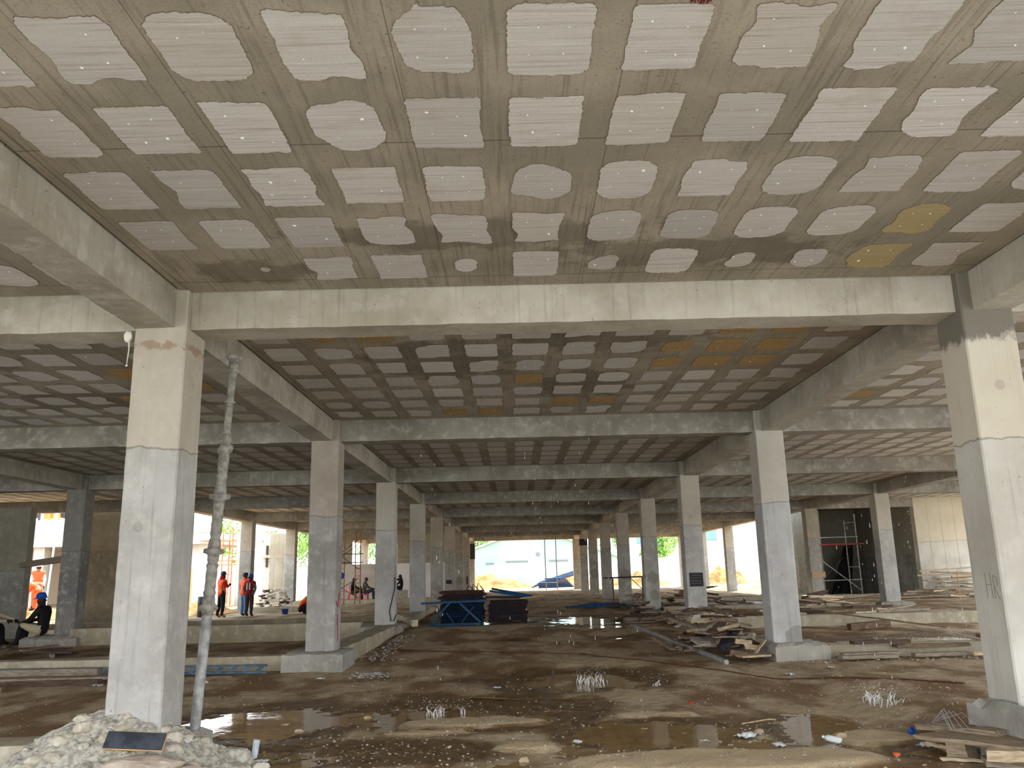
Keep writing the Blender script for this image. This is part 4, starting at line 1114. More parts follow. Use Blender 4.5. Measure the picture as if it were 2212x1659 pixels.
# right hand side
heap(8.9, 24.4, 1.9, .8, .45, 34, (.6, 1.5), 'timber offcut in the long heap between the right columns', 'offcuts in the long right heap', [T3, T3, T2, T1, T4], 7, yawc=.15)
heap(17.0, 33.2, 1.7, .6, .85, 34, (1.0, 2.6), 'pale plank in the stack before the lit concrete wall', 'planks before the lit wall', [T3, T3, T1], 8, yawc=.0, flat=.08)
heap(9.4, 22.6, 2.6, .5, .14, 14, (.8, 2.0), 'loose plank lying along the top of the far ground beam', 'planks along the far ground beam', [T3, T1, T2], 9, yawc=.0, flat=.04)
plank((7.4, 20.75, .5), (9.7, 19.6, .17), .14, .03, T2, 'long brown plank slanting down from the far ground beam')
plank((7.6, 19.9, .2), (8.5, 19.8, .28), .3, .14, T2, 'thick orange brown timber under the slanting plank')
RB = [(5.1, 6.0, 13.75, .22, T1), (5.0, 5.9, 13.55, .2, T1), (5.35, 6.3, 13.95, .38, T4), (6.2, 7.1, 13.7, .2, T1), (6.1, 7.3, 14.1, .3, T2), (7.0, 8.5, 13.5, .22, T3), (5.4, 6.0, 14.9, .3, T1), (6.2, 7.1, 15.0, .28, T3)]
for q, (a, b, y, z, m_) in enumerate(RB):
    plank((a, y, z), (b, y + .06, z), .16, .05, m_, ('upper grey board of the pair stacked beside the plinth', 'lower grey board in front of the pair by the plinth', 'dark board on the ground beam beside the plinth', 'grey board lying before the middle of the right ground beam', 'brown board leaning on the right ground beam', 'long pale board on the ground before the leaning boards', 'grey board behind the right ground beam, near the column', 'pale curved slat behind the right ground beam')[q])
plank((7.0, 14.2, .5), (7.8, 13.7, .26), .22, .03, T1, 'grey board propped on the right ground beam, sloping right')
plank((7.9, 13.8, .26), (9.0, 14.1, .42), .26, .04, T1, 'grey weathered board near the right hand near column')
plank((7.6, 14.35, .4), (8.6, 14.3, .46), .2, .06, T2, 'brown board on top of the right ground beam')
# plank pile by the near right pedestal
NB = [((3.55, 7.72, .15), (4.0, 6.85, .2), .4, .035, TW, 'broad weathered plank on top of the near right pile'), ((3.72, 8.15, .14), (4.0, 7.35, .22), .22, .04, TW, 'round ended grey plank at the back of the near right pile'), ((3.85, 8.5, .11), (4.02, 7.7, .19), .2, .03, T2, 'brown plank hidden at the back of the near right pile'),
      ((3.68, 7.66, .05), (3.78, 7.5, .06), .13, .12, T3, 'pale sawn block standing in the puddle under the pile'), ((3.6, 7.9, .05), (3.68, 7.7, .05), .06, .03, T3, 'thin pale lath left of the sawn block'), ((3.86, 7.46, .06), (3.96, 7.3, .06), .14, .1, T1, 'grey block under the middle of the pile'),
      ((3.62, 6.95, .14), (4.0, 6.7, .16), .12, .08, T3, 'pale thick board at the front right corner of the pile'), ((3.66, 7.1, .06), (3.98, 6.95, .06), .14, .06, T1, 'grey offcut beneath the pale thick board'), ((3.45, 7.35, .03), (3.75, 7.2, .04), .04, .025, T3, 'pale stick floating in the small puddle')]
for p0, p1, w, h, m_, lb in NB: plank(p0, p1, w, h, m_, lb)
mb = MB(); rs = random.Random(8)
for q in range(6):
    a = rs.uniform(-1, 1); mb.tube([(3.8, 8.2, .16), (3.84 + .1 * a, 7.9, .28 + .05 * rs.random()), (3.8 + .15 * a, 7.6, .2)], .0025, 4)
tag(mb.build('tie_wire', simple('wire', (176, 172, 176), rough=.5)), 'tangle of thin tie wire over the near right plank pile', 'wire')
# timber and steel stacked at left
LB = [((-11.5, 14.0, .2), (-6.6, 13.8, .2), .14, .14, T1, 'grey beam at the back of the stack left of the near column'), ((-11.8, 13.5, .17), (-6.3, 13.4, .17), .2, .05, TW, 'weathered board in the middle of the stack left of the near column'), ((-11.2, 13.1, .14), (-6.2, 13.0, .14), .12, .1, T4, 'dark wet beam in front of the weathered board'), ((-11.4, 12.7, .12), (-7.4, 12.6, .12), .14, .08, T2, 'reddish brown beam lowest in front of the left stack'),
      ((-9.0, 12.95, .19), (-5.9, 13.1, .2), .1, .04, T1, 'thin grey board lying over the dark wet beam'), ((-8.4, 15.6, .2), (-6.6, 17.0, .24), .3, .04, T3, 'orange plank lying askew behind the left stack'), ((-7.3, 13.35, .12), (-4.4, 13.55, .12), .2, .05, T2, 'reddish board beside the blue truss, right of the steel prop'),
      ((-11.8, 16.5, .2), (-9.6, 16.2, .2), .2, .05, T4, 'dark board behind the left stack')]
for p0, p1, w, h, m_, lb in LB: plank(p0, p1, w, h, m_, lb)
heap(-11.2, 18.2, 1.8, 1.4, .12, 26, (.4, 1.2), 'dark splintered board on the floor near the seated workers', 'dark boards near the seated workers', [T4, T4, T1, T2], 12, flat=.08)
BLS = simple('blue_steel', (42, 92, 140)); BLD = simple('faded_blue_steel', (84, 108, 126), (58, 78, 94), .6, scale=8)
tr_ = empty('blue_truss', (0, 0, 0)); tag(tr_, 'long faded blue steel truss lying before the ground beam, left of the plinth', 'truss')
for dz in (0, .1):
    MB().bar((-9.6, 14.0, .16 + dz), (-3.95, 13.72, .16 + dz), .06, .03).build('chord', BLD, tr_)
for q in range(26):
    f = (q + .5) / 26; x = -9.6 + 5.65 * f; y = 14.0 - .28 * f
    MB().bar((x - .05, y, .17), (x + .05, y, .25), .012, .05).build('lacing', BLD, tr_)
# ------------------------------------------------------------------ scaffold frames, trestles, towers
BLUEF = simple('blue_painted_steel', (26, 82, 122), (18, 62, 98), .5, scale=5)
DARKF = simple('dark_painted_steel', (40, 44, 52), (64, 44, 42), .6, .2, scale=7)
RUSTF = simple('rusty_steel', (92, 52, 46), (58, 40, 38), .7, scale=7)
def flat_frame(mat, label, group, L=1.2, w=.9):
    r = empty('scaffold_section'); tag(r, label, 'scaffold frame', group)
    for s in (-1, 1): MB().tube([(-L / 2, s * w / 2, 0), (L / 2, s * w / 2, 0)], .021, 8).build('rail', mat, r)
    for x in (-.85, 0, .85): MB().tube([(x * L / 2, -w / 2, 0), (x * L / 2, w / 2, 0)], .016, 6).build('rung', mat, r)
    return r
def put_frames(mat, n, x, y, z0, dz, label, group, L, seed, jx=.04):
    rs = random.Random(seed); p = flat_frame(mat, label, group, L)
    for q in range(n):
        o = p if q == 0 else copy_tree(p)
        o.location = (x + rs.uniform(-jx, jx), y + rs.uniform(-.05, .05), z0 + q * dz); o.rotation_euler = (0, 0, rs.uniform(-.03, .03))
GS = gz(-1.5, 23.6)
put_frames(simple('deep_blue_steel', (16, 42, 70), (18, 30, 46), .5, scale=5), 13, -1.5, 24.0, GS + .05, .044, 'flat blue scaffold frame in the stack behind the blue trestle', 'blue frames behind the trestle', 1.15, 1)
put_frames(DARKF, 13, -.25, 24.1, GS + .05, .045, 'dark scaffold frame in the right hand stack beside the bright puddle', 'dark frames of the right stack', 1.05, 2)
put_frames(DARKF, 5, -1.5, 24.05, GS + .62, .043, 'dark frame on top of the blue trestle stack', 'dark frames on top of the blue stack', 1.2, 3, .08)
put_frames(RUSTF, 2, -1.48, 24.0, GS + .84, .045, 'rusty red frame at the very top of the stacked frames', 'rusty frames on the top', 1.2, 4, .06)
for q, (p0, p1, m_, lb) in enumerate((((-.75, 23.9, GS + .88), (.35, 24.4, GS + .68), BLUEF, 'blue tube slanting down from the top of the stacked frames, upper one'), ((-.85, 23.8, GS + .72), (.15, 24.2, GS + .68), DARKF, 'dark tube lying across both frame stacks'), ((-.7, 24.2, GS + .93), (.45, 24.7, GS + .7), BLUEF, 'blue tube slanting down from the frame stack, rear one'), ((.1, 23.9, GS + .66), (.75, 24.0, GS + .72), WOODP, 'pale stick poking out to the right of the frame stacks'))):
    tag(MB().tube([p0, p1], .03 if q < 3 else .02, 8).build('steel_tube' if q < 3 else 'stick', m_), lb, 'tube' if q < 3 else 'stick')
def trestle(x, y, z, label, ry=0):
    r = empty('blue_trestle', (x, y, z), ry); tag(r, label, 'trestle')
    MB().bar((-.98, 0, .6), (.82, 0, .64), .05, .055).build('top_chord', BLUEF, r)
    MB().bar((-.72, 0, .03), (.72, 0, .05), .05, .05).build('bottom_chord', BLUEF, r)
    for a, b in ((-.2, -.72), (.06, .66)):
        MB().bar((a, 0, .6), (b, 0, .05), .05, .055).build('leg', BLUEF, r)
    MB().bar((-.62, 0, .55), (-.46, 0, .42), .025, .025).build('brace', BLUEF, r)
    MB().bar((-.3, .05, .35), (-.08, .05, .05), .025, .025).build('brace', BLUEF, r)
    MB().bar((.45, .05, .5), (.1, .05, .05), .025, .025).build('brace', BLUEF, r)
trestle(-1.62, 23.3, GS + .0, 'blue steel trestle with splayed legs in front of the stacked frames')
mb = MB()
for q in range(3):
    x = -1.3 + q * .14; mb.tube([(x - .1, 24, GS + .9), (x - .05, 24, GS + 1.04 + .03 * q), (x + .03, 24.02, GS + .99), (x + .1, 24, GS + .9)], .014, 6)
tag(mb.build('bent_rebar', DARKF), 'bent dark bars sticking up from the top of the frame stack', 'rebar')
def thin_trestle():
    r = empty('pipe_trestle', (0, 0, 0)); tag(r, 'thin pipe trestle standing before the columns with oval patches', 'trestle')
    y = 33.0
    MB().tube([(3.35, y, 1.3), (5.15, y, 1.33)], .028, 8).build('top_rail', STEEL_D, r)
    for x in (3.72, 4.85):
        MB().tube([(x, y, gz(x, y)), (x, y, 1.3)], .026, 8).build('leg', STEEL_D, r)
    MB().tube([(4.4, y, 1.28), (4.85, y + .02, .86)], .016, 6).build('brace', STEEL_D, r); MB().tube([(4.85, y + .02, .7), (4.4, y, gz(4.4, y))], .016, 6).build('brace', STEEL_D, r)
thin_trestle()
# small concrete offcut on the ground beam left of the trestle
plank((-3.15, 23.1, .5), (-2.55, 21.5, .42), .16, .16, simple('cast_offcut', (196, 184, 160), (170, 156, 132), .9, scale=5), 'pale square concrete offcut lying left of the stacked frames', cat='offcut', name='concrete_offcut')
# scaffold tower on the right
def tower_right():
    r = empty('scaffold_tower', (0, 0, 0)); tag(r, 'slim grey scaffold tower with a red rail before the dark wall recess', 'scaffold')
    y0, y1 = 36.6, 37.8
    for x in (13.05, 14.72):
        for y in (y0, y1):
            MB().tube([(x, y, gz(x, y) - .02), (x, y, 3.75 - (.2 if y == y1 else 0))], .024, 8).build('standard', GALV, r)
    for z in (.95, 2.75): MB().tube([(13.0, y0, z), (14.78, y0, z + .02)], .02, 8).build('ledger', GALV, r)
    MB().tube([(12.9, y0 - .04, 2.45), (15.0, y0 - .04, 2.47)], .03, 8).build('red_rail', simple('red_paint', (150, 54, 50), rough=.6), r)
    for x in (13.05, 14.72):
        for z in (1.5, 3.4): MB().tube([(x, y0, z), (x, y1, z)], .018, 6).build('transom', GALV, r)
    MB().tube([(13.05, y0, 1.85), (14.72, y0, .5)], .02, 8).build('brace', GALV, r)
    MB().tube([(13.3, y1, .7), (14.5, y1, 1.9)], .016, 6).build('brace', STEEL_D, r)
tower_right()
tp = MB(); n = 14; vs = []; fs = []
for a in range(n):
    for b in range(n):
        u, v = a / (n - 1), b / (n - 1)
        w = .42 + .5 * v
        x = 15.95 - .75 * (1 - v) + (u - .5) * (.95 - .55 * v); y = 40.2 + .5 * v + .16 * mnoise.noise(Vector((u * 4, v * 2, 3)))
        vs.append((x, y, .2 + 2.3 * v))
vs2 = [(x, y + .05, z) for x, y, z in vs]; k = n * n
for a in range(n - 1):
    for b in range(n - 1):
        q = (a * n + b, (a + 1) * n + b, (a + 1) * n + b + 1, a * n + b + 1); fs += [q, tuple(i + k for i in reversed(q))]
tag(tp.add(vs + vs2, fs).build('tarpaulin', simple('black_sheet', (14, 14, 15), rough=.7)), 'black sheet leaning in the dark wall corner behind the scaffold tower', 'tarpaulin')
for q, x in enumerate((16.2, 18.3)):
    tag(MB().tube([(x, 31.5, gz(x, 31.5) - .05), (x + .03, 31.5, gz(x, 31.5) + 1.0)], .02, 6).build('stake', WOODP), ('left', 'right')[q] + ' of two thin stakes standing before the planks by the lit wall', 'stake')
# orange tower inside, ladder frames
ORF = simple('brown_orange_steel', (164, 112, 62), (120, 82, 50), .6, scale=4)
def ladder_tower():
    r = empty('scaffold_tower', (0, 0, 0)); tag(r, 'brown orange ladder frame scaffold tower right of the plinth column', 'scaffold')
    zb = gz(-8, 39.5) - .02
    for (xa, xb, y) in ((-8.32, -7.98, 39.6), (-7.62, -7.38, 40.4)):
        for x in (xa, xb): MB().tube([(x, y, zb), (x, y, 3.72)], .026, 8).build('standard', ORF, r)
        for q in range(10): MB().tube([(xa, y, zb + .3 + q * .34), (xb, y, zb + .3 + q * .34)], .014, 6).build('rung', ORF, r)
    for (z0, z1) in ((.6, 1.5), (1.5, .6), (1.9, 3.1), (3.1, 1.9), (2.1, 3.3)):
        MB().tube([(-8.9, 39.5, z0), (-7.45, 40.35, z1)], .015, 6).build('brace', STEEL_D, r)
    for z in (2.2, 2.6): MB().tube([(-9.0, 39.5, z), (-7.1, 39.55, z)], .022, 6).build('ledger', STEEL_D, r)
ladder_tower()
def hat(name, mat, loc, label, rot=(0, 0, 0), s=1.):
    o = MB().lathe([(.158 * s, -.012 * s), (.17 * s, 0), (.132 * s, .01 * s), (.128 * s, .06 * s), (.105 * s, .115 * s), (.06 * s, .145 * s), (.0005, .152 * s)], 20).build(name, mat, smooth=True)
    o.location = loc; o.rotation_euler = rot
    if label: tag(o, label, 'helmet')
    return o
BLUEH = simple('blue_helmet_shell', (34, 84, 176), rough=.35)
hat('hard_hat', BLUEH, (-8.12, 39.5, 1.62), 'blue hard hat hung on the orange ladder tower', (1.3, 0, .3))
OUTO = simple('orange_scaffold_paint', (236, 140, 92), (220, 120, 76), .6, scale=3)
def outer_scaffold():
    r = empty('scaffold_tower', (0, 0, 0)); tag(r, 'sunlit orange scaffold outside, left of the standing worker in the orange vest', 'scaffold')
    for x in (-15.0, -14.5):
        for y in (43.4, 44.4): MB().tube([(x, y, .18), (x, y, 4.1)], .035, 8).build('standard', OUTO, r)
    for z in (2.3, 2.5, 3.5): MB().tube([(-15.3, 43.4, z), (-14.1, 43.4, z)], .03, 8).build('ledger', OUTO, r)
    MB().box(-16.2, -14.3, 43.45, 44.3, 3.5, 3.56).build('deck_board', OUTO, r)
outer_scaffold()
r = empty('ladder_frame', (0, 0, 0)); tag(r, 'small yellow ladder frame outside behind the near left column', 'ladder')
for x in (-16.0, -15.6): MB().tube([(x, 41, .15), (x, 41, 2.1)], .03, 8).build('standard', simple('yellow_orange_paint', (240, 176, 84), rough=.6), r)
for z in (.6, 1.2, 1.8): MB().tube([(-16.0, 41, z), (-15.6, 41, z)], .025, 6).build('rung', MATS['yellow_orange_paint'], r)
# far yard: heaped blue frames and thin props under the end beam
for q in range(14):
    x = 2.5 + q * .32
    r_ = flat_frame(BLUEF if q % 2 else DARKF, 'steel frame in the sunlit heap in the yard beside the last sandy column', 'frames heaped in the yard', 1.7); r_.location = (3.7 - .05 * q, 67.6, .36 + .055 * q)
for q in range(4):
    tag(MB().tube([(1.2 + q * .2, 67.2 + q * .2, .4 + .12 * q), (5.2, 67.8 + q * .2, 1.45 + .1 * q)], .05, 8).build('steel_tube', BLUEF if q else RUSTF), 'long tube leaning over the sunlit frame heap in the yard', 'tube', 'tubes on the yard heap')
for q in range(9):
    r_ = flat_frame(BLUEF if q % 3 else RUSTF, 'steel frame in the lower left heap in the sunlit yard', 'frames in the lower yard heap', 1.5); r_.location = (2.45, 66.0, .36 + .05 * q)
for q, (x, y, lb) in enumerate(((2.15, 61.9, 'thin vertical steel prop in the far opening, left one'), (2.95, 61.8, 'thin vertical steel prop in the far opening, right one'), (16.0, 62.0, 'thin slightly tilted steel prop right of the lone far column'), (12.75, 61.9, 'thin steel prop close to the lone far column'))):
    tag(MB().tube([(x, y, .25), (x - (.5 if q == 2 else .03), y, ZB - .01)], .035, 8).build('steel_prop', simple('grey_prop', (128, 134, 142), rough=.5)), lb, 'prop')
# barrel, bucket, chairs, rubble heap of slabs
BARR = simple('dark_barrel', (44, 52, 54), (34, 40, 42), .6, scale=4)
br = empty('barrel', (-11.45, 31.4, gz(-11.45, 31.4) - .01)); tag(br, 'dark plastic barrel standing left of the worker in the orange vest', 'barrel')
MB().lathe([(.19, 0), (.2, .02), (.2, .2), (.21, .22), (.2, .24), (.2, .48), (.21, .5), (.2, .52), (.2, .72), (.185, .74), (.17, .73), (.165, .3)], 20).build('drum', BARR, br, True)
bu = empty('bucket', (-8.7, 32.3, gz(-8.7, 32.3) - .005)); tag(bu, 'blue bucket on the ground left of the crouching worker', 'bucket')
MB().lathe([(.1, 0), (.135, .2), (.14, .2), (.125, .19), (.095, .02)], 16).build('pail', BLUEP, bu, True)
MB().tube([(-.135, 0, .19), (-.1, .03, .27), (0, .04, .3), (.1, .03, .27), (.135, 0, .19)], .005, 5).build('handle', STEEL_D, bu)
wb = empty('jerrycan', (-2.72, 14.6, 0)); 
bpy.data.objects.remove(wb)
def chair(x, y, rz, label):
    r = empty('plastic_chair', (x, y, gz(x, y)), rz); tag(r, label, 'chair'); M_ = simple('red_chair_plastic', (216, 62, 52), rough=.5)
    MB().box(-.2, .2, -.2, .2, .4, .43).build('seat', M_, r)
    MB().box(-.2, .2, .18, .21, .43, .8).build('backrest', M_, r)
    for sx in (-.18, .18):
        for sy in (-.18, .18): MB().bar((sx, sy, 0), (sx * .9, sy * .9, .4), .04, .04).build('leg', M_, r)
chair(-8.35, 43.6, 1.9, 'left red plastic chair under the seated workers by the ladder tower'); chair(-7.75, 43.7, 1.6, 'right red plastic chair under the seated workers by the ladder tower')
rs = random.Random(21); SLB = simple('pale_slab_piece', (206, 196, 180), (170, 158, 140), .9, scale=5)
heap(-11.1, 39.4, .75, .5, .45, 34, (.2, .5), 'broken slab piece in the heap behind the pair of workers', 'slab pieces in the heap behind the pair', [SLB, SLB, T4], 23, name='slab_piece', flat=.3, sec=((.2, .08), (.16, .1), (.24, .06)))
for q in range(16):
    x, y = -13.2 + rs.uniform(-1, 1.2), 34.5 + rs.uniform(-1.2, 1.2)
    rock('white_block', x, y, gz(x, y), (rs.uniform(.1, .2), rs.uniform(.08, .14), .09), WHITEW, 'white block in the scatter left of the dark barrel', 'white blocks by the barrel', 60 + q, 2, .2, 'block', rs.uniform(0, 3))

# ------------------------------------------------------------------ people
def cm(name, c, rough=.8): return simple(name, c, rough=rough)
SKIN = cm('dark_skin', (74, 48, 36)); 
STAND = dict(pel=(0, 0, .93), spi=(0, .015, 1.12), che=(0, .01, 1.32), nek=(0, .005, 1.47), hd0=(0, -.015, 1.54), hd1=(0, -.02, 1.63), hd2=(0, -.01, 1.71),
             shL=(.18, .01, 1.41), elL=(.235, .03, 1.14), wrL=(.24, -.08, .9), shR=(-.18, .01, 1.41), elR=(-.235, .03, 1.14), wrR=(-.24, -.08, .9),
             hiL=(.095, 0, .9), knL=(.105, -.02, .5), anL=(.11, .03, .09), toL=(.125, -.15, .035), hiR=(-.095, 0, .9), knR=(-.105, -.02, .5), anR=(-.11, .03, .09), toR=(-.125, -.15, .035))
RAD = dict(pel=(.15, .115), spi=(.135, .1), che=(.165, .115), nek=(.055, .06), hd0=(.07, .08), hd1=(.085, .1), hd2=(.06, .07), shL=(.07, .07), elL=(.047, .047), wrL=(.032, .03), shR=(.07, .07), elR=(.047, .047), wrR=(.032, .03),
           hiL=(.095, .1), knL=(.066, .066), anL=(.046, .05), toL=(.04, .03), hiR=(.095, .1), knR=(.066, .066), anR=(.046, .05), toR=(.04, .03))
BON = [('pel', 'spi', 'torso'), ('spi', 'che', 'torso'), ('che', 'nek', 'torso'), ('nek', 'hd0', 'skin'), ('hd0', 'hd1', 'skin'), ('hd1', 'hd2', 'skin')]
for s in 'LR': BON += [('che', 'sh' + s, 'torso'), ('sh' + s, 'el' + s, 'arm'), ('el' + s, 'wr' + s, 'arm'), ('pel', 'hi' + s, 'leg'), ('hi' + s, 'kn' + s, 'leg'), ('kn' + s, 'an' + s, 'shin'), ('an' + s, 'to' + s, 'foot')]
def person(loc, rz, scale, pose, mats, label, vest=None, helmet=None, hood=None, group=None, glove=None):
    """one continuous skinned body; mats: top, arm, leg, shin, foot"""
    J = dict(STAND); J.update({k: v for k, v in pose.items() if k in RAD}); J = {k: Vector(v) for k, v in J.items()}
    names = list(J); verts = [J[k] for k in names]; idx = {k: i for i, k in enumerate(names)}; rad = [tuple(c * (1.12 if k in ('pel', 'spi', 'che') else 1.28 if k[:2] in ('hi', 'kn', 'an', 'el', 'sh') else 1.08) for c in RAD[k]) for k in names]
    edges = [(idx[a], idx[b]) for a, b, _ in BON]; segs = [(J[a], J[b], t_) for a, b, t_ in BON]
    f = (J['hd1'] - J['hd0']).normalized(); face = Vector(pose.get('look', (0, -1, 0))).normalized()
    def addv(p, r, par):
        verts.append(p); rad.append((r, r)); edges.append((par, len(verts) - 1)); return len(verts) - 1
    addv(J['hd0'] + face * .115 + f * .055, .016, idx['hd0'])
    sd = face.cross(f).normalized()
    for s in (-1, 1): addv(J['hd1'] + sd * s * .098 - f * .02, .018, idx['hd1'])
    for s in 'LR':
        w = J['wr' + s]; d = (w - J['el' + s]).normalized(); pd = Vector(pose.get('palm' + s, (0, -.3, -1))); d = (d + pd.normalized() * .6).normalized()
        side = d.cross(Vector((1, 0, 0)) if abs(d.x) < .8 else Vector((0, 0, 1))).normalized()
        h = addv(w + d * .075, .034, idx['wr' + s]); segs.append((w + d * .02, w + d * .2, 'hand'))
        cu = side.cross(d) * (.25 if s == 'L' else -.25)
        for q, l in enumerate((.062, .075, .07, .055)):
            b = verts[h] + d * .02 + side * (q - 1.5) * .021; k = addv(b + d * l * .5, .0095, h); addv(b + d * l * .95 + cu * .06, .008, k)
        k = addv(verts[h] - d * .03 + side * -.045, .011, h); addv(verts[h] + d * .012 + side * -.062, .009, k)
    me = bpy.data.meshes.new('tmp'); me.from_pydata([tuple(v) for v in verts], edges, [])
    ob = bpy.data.objects.new('tmp', me); COL.objects.link(ob)
    ob.modifiers.new('s', 'SKIN'); ob.modifiers.new('d', 'SUBSURF').levels = 1
    for i, sv in enumerate(me.skin_vertices[0].data):
        sv.radius = rad[i]; sv.use_root = i == idx['pel']
    dg = bpy.context.evaluated_depsgraph_get(); dg.update()
    nm = bpy.data.meshes.new_from_object(ob.evaluated_get(dg)); bpy.data.objects.remove(ob)
    nm.materials.clear()
    keys = ['skin', 'torso', 'arm', 'leg', 'shin', 'foot', 'hand']
    mm = dict(mats); mm.setdefault('skin', SKIN); mm.setdefault('hand', glove or SKIN); mm.setdefault('shin', mm['leg'])
    for k in keys: nm.materials.append(mm[k])
    lab = []
    for p in nm.polygons:
        c = p.center; best = None
        for a, b, t_ in segs:
            ab = b - a; u = max(0, min(1, (c - a).dot(ab) / max(ab.length_squared, 1e-9))); dd = (c - a - ab * u).length - (.05 if t_ == 'torso' else 0)
            if best is None or dd < best[0]: best = (dd, t_)
        lab.append(best[1]); p.material_index = keys.index(best[1]); p.use_smooth = True
    root = empty('person', loc, rz); root.scale = (scale,) * 3; tag(root, label, 'person', group)
    body = bpy.data.objects.new('body', nm); COL.objects.link(body); body.parent = root
    if vest:
        ax0, ax1 = J['pel'], J['nek']; ax = ax1 - ax0
        vmap = {}; vs = []; fs = []; mi = []
        for p, l in zip(nm.polygons, lab):
            t_ = (p.center - ax0).dot(ax) / ax.length_squared
            if l == 'torso' and -.02 < t_ < .98:
                q = []
                for vi in p.vertices:
                    if vi not in vmap: vmap[vi] = len(vs); v = nm.vertices[vi]; vs.append(v.co + v.normal * .016)
                    q.append(vmap[vi])
                fs.append(tuple(q)); mi.append(1 if (.14 < t_ < .22 or .34 < t_ < .42) and vest[1] is not None else 0)
        b = MB(); b.v = [tuple(v) for v in vs]; b.f = fs; b.m = mi
        vo = b.build('vest', [vest[0], vest[1] or vest[0]], body, True); vo.parent = root
        so = vo.modifiers.new('t', 'SOLIDIFY'); so.thickness = .008
        if len(vest) > 2:
            for s in (-1, 1):
                c = J['che'].lerp(J['spi'], .35); MB().box(c.x + s * .06 - .018, c.x + s * .06 + .018, c.y + .135, c.y + .155, c.z - .14, c.z + .14).build('white_strip', vest[2], vo)
    if hood:
        c = J['hd0'] - face * .02; MB().rock((c.x, c.y, c.z - .01), (.115, .12, .12), 3, 2, .05).build('hood', hood, root, True)
    if helmet:
        o = hat('helmet', helmet, (0, 0, 0), None, s=.88); o.parent = root
        up_ = f; R_ = Matrix((sd, face * -1, up_)).transposed()
        o.matrix_local = Matrix.Translation(J['hd1'] + f * .03 - face * .0) @ R_.to_4x4()
        br_ = MB().rock((0, -.14, .0), (.09, .07, .012), 5, 2, 0).build('peak', helmet, o, True)
    return root
BLK = cm('black_cloth', (22, 22, 24)); DKG = cm('dark_grey_cloth', (52, 50, 52)); GRYS = cm('grey_sleeve', (104, 92, 84)); REDC = cm('red_cloth', (186, 30, 40)); MAR = cm('maroon_vest', (122, 20, 34))
JEAN = cm('blue_denim', (96, 122, 160)); TANB = cm('tan_boot', (158, 128, 92)); KHA = cm('khaki_cloth', (176, 162, 138)); ORV = cm('orange_vest', (240, 96, 48)); REF = cm('reflective_strip', (198, 170, 130), .4); WST = cm('white_strip', (240, 238, 226))
GRNH = cm('dark_green_helmet', (40, 62, 66), .4); YELH = cm('yellow_helmet', (244, 190, 40), .4); WHH = cm('white_helmet', (236, 236, 232), .4); CAPD = cm('dark_cap', (38, 40, 54))
def pg(x, y): return (x, y, gz(x, y) + .005)
person(pg(-10.45, 30.4), math.pi * .76, .9, dict(elR=(-.27, -.06, 1.16), wrR=(-.1, -.24, 1.24), elL=(.26, -.04, 1.15), wrL=(.08, -.26, 1.22), palmL=(-.6, -.3, .5), palmR=(.6, -.3, .5), anL=(.13, .1, .09), toL=(.15, -.08, .035), knL=(.12, .02, .5)),
       dict(torso=REDC, arm=REDC, leg=BLK, foot=TANB), 'person in an orange reflective vest, red sleeves and dark helmet, standing facing right', (ORV, REF), GRNH, REDC)
person(pg(-9.62, 30.9), math.pi - .15, .84, dict(elL=(.27, .03, 1.16), wrL=(.22, -.03, .92), elR=(-.27, .03, 1.16), wrR=(-.2, .04, .92), palmR=(.3, .3, -1)), dict(torso=MAR, arm=GRYS, leg=DKG, foot=DKG),
       'person in a blue helmet and maroon vest with two white back strips, seen from behind', (MAR, None, WST), BLUEH)
person(pg(-10.0, 31.5), math.pi * .8, .87, dict(), dict(torso=ORV, arm=GRYS, leg=JEAN, foot=BLK), 'person in blue jeans and a dark cap, partly hidden by the maroon vested worker', (ORV, None), CAPD)
person((-8.05, 32.3, gz(-8.05, 32.3) - .36), math.pi * .5, .95, dict(pel=(0, .12, .55), spi=(0, .04, .72), che=(0, -.1, .88), nek=(0, -.22, 1.0), hd0=(0, -.27, 1.06), hd1=(0, -.32, 1.13), hd2=(0, -.34, 1.2), shL=(.17, -.16, .95), shR=(-.17, -.16, .95), elL=(.2, -.34, .78), elR=(-.2, -.34, .78), wrL=(.12, -.5, .66), wrR=(-.12, -.5, .66),
       hiL=(.1, .1, .55), hiR=(-.1, .1, .55), knL=(.14, -.3, .74), knR=(-.14, -.3, .74), anL=(.13, -.06, .44), anR=(-.13, -.06, .44), toL=(.14, -.24, .395), toR=(-.14, -.24, .395)),
       dict(torso=ORV, arm=ORV, leg=BLK, foot=BLK), 'person in an orange vest crouching, half hidden by the plinth column', (ORV, REF), None)
SIT = dict(pel=(0, 0, .36), spi=(0, .02, .55), che=(0, .0, .75), nek=(0, -.04, .9), hd0=(0, -.07, .97), hd1=(0, -.09, 1.06), hd2=(0, -.08, 1.14), shL=(.18, -.01, .84), shR=(-.18, -.01, .84), elL=(.24, -.16, .62), elR=(-.24, -.16, .62), wrL=(.12, -.38, .56), wrR=(-.12, -.38, .56), palmL=(0, -1, -.2), palmR=(0, -1, -.2),
           hiL=(.1, -.03, .35), hiR=(-.1, -.03, .35), knL=(.12, -.44, .5), knR=(-.12, -.44, .5), anL=(.12, -.5, .09), anR=(-.12, -.5, .09), toL=(.13, -.68, .04), toR=(-.13, -.68, .04))
zs = gz(-12.2, 20.6)
person((-11.53, 20.98, zs + .02), -math.pi / 2 - .05, 1.04, SIT, dict(torso=BLK, arm=BLK, leg=KHA, shin=BLK, foot=BLK), 'person in a blue helmet, dark jacket and light trousers sitting against the shaded column', None, BLUEH)
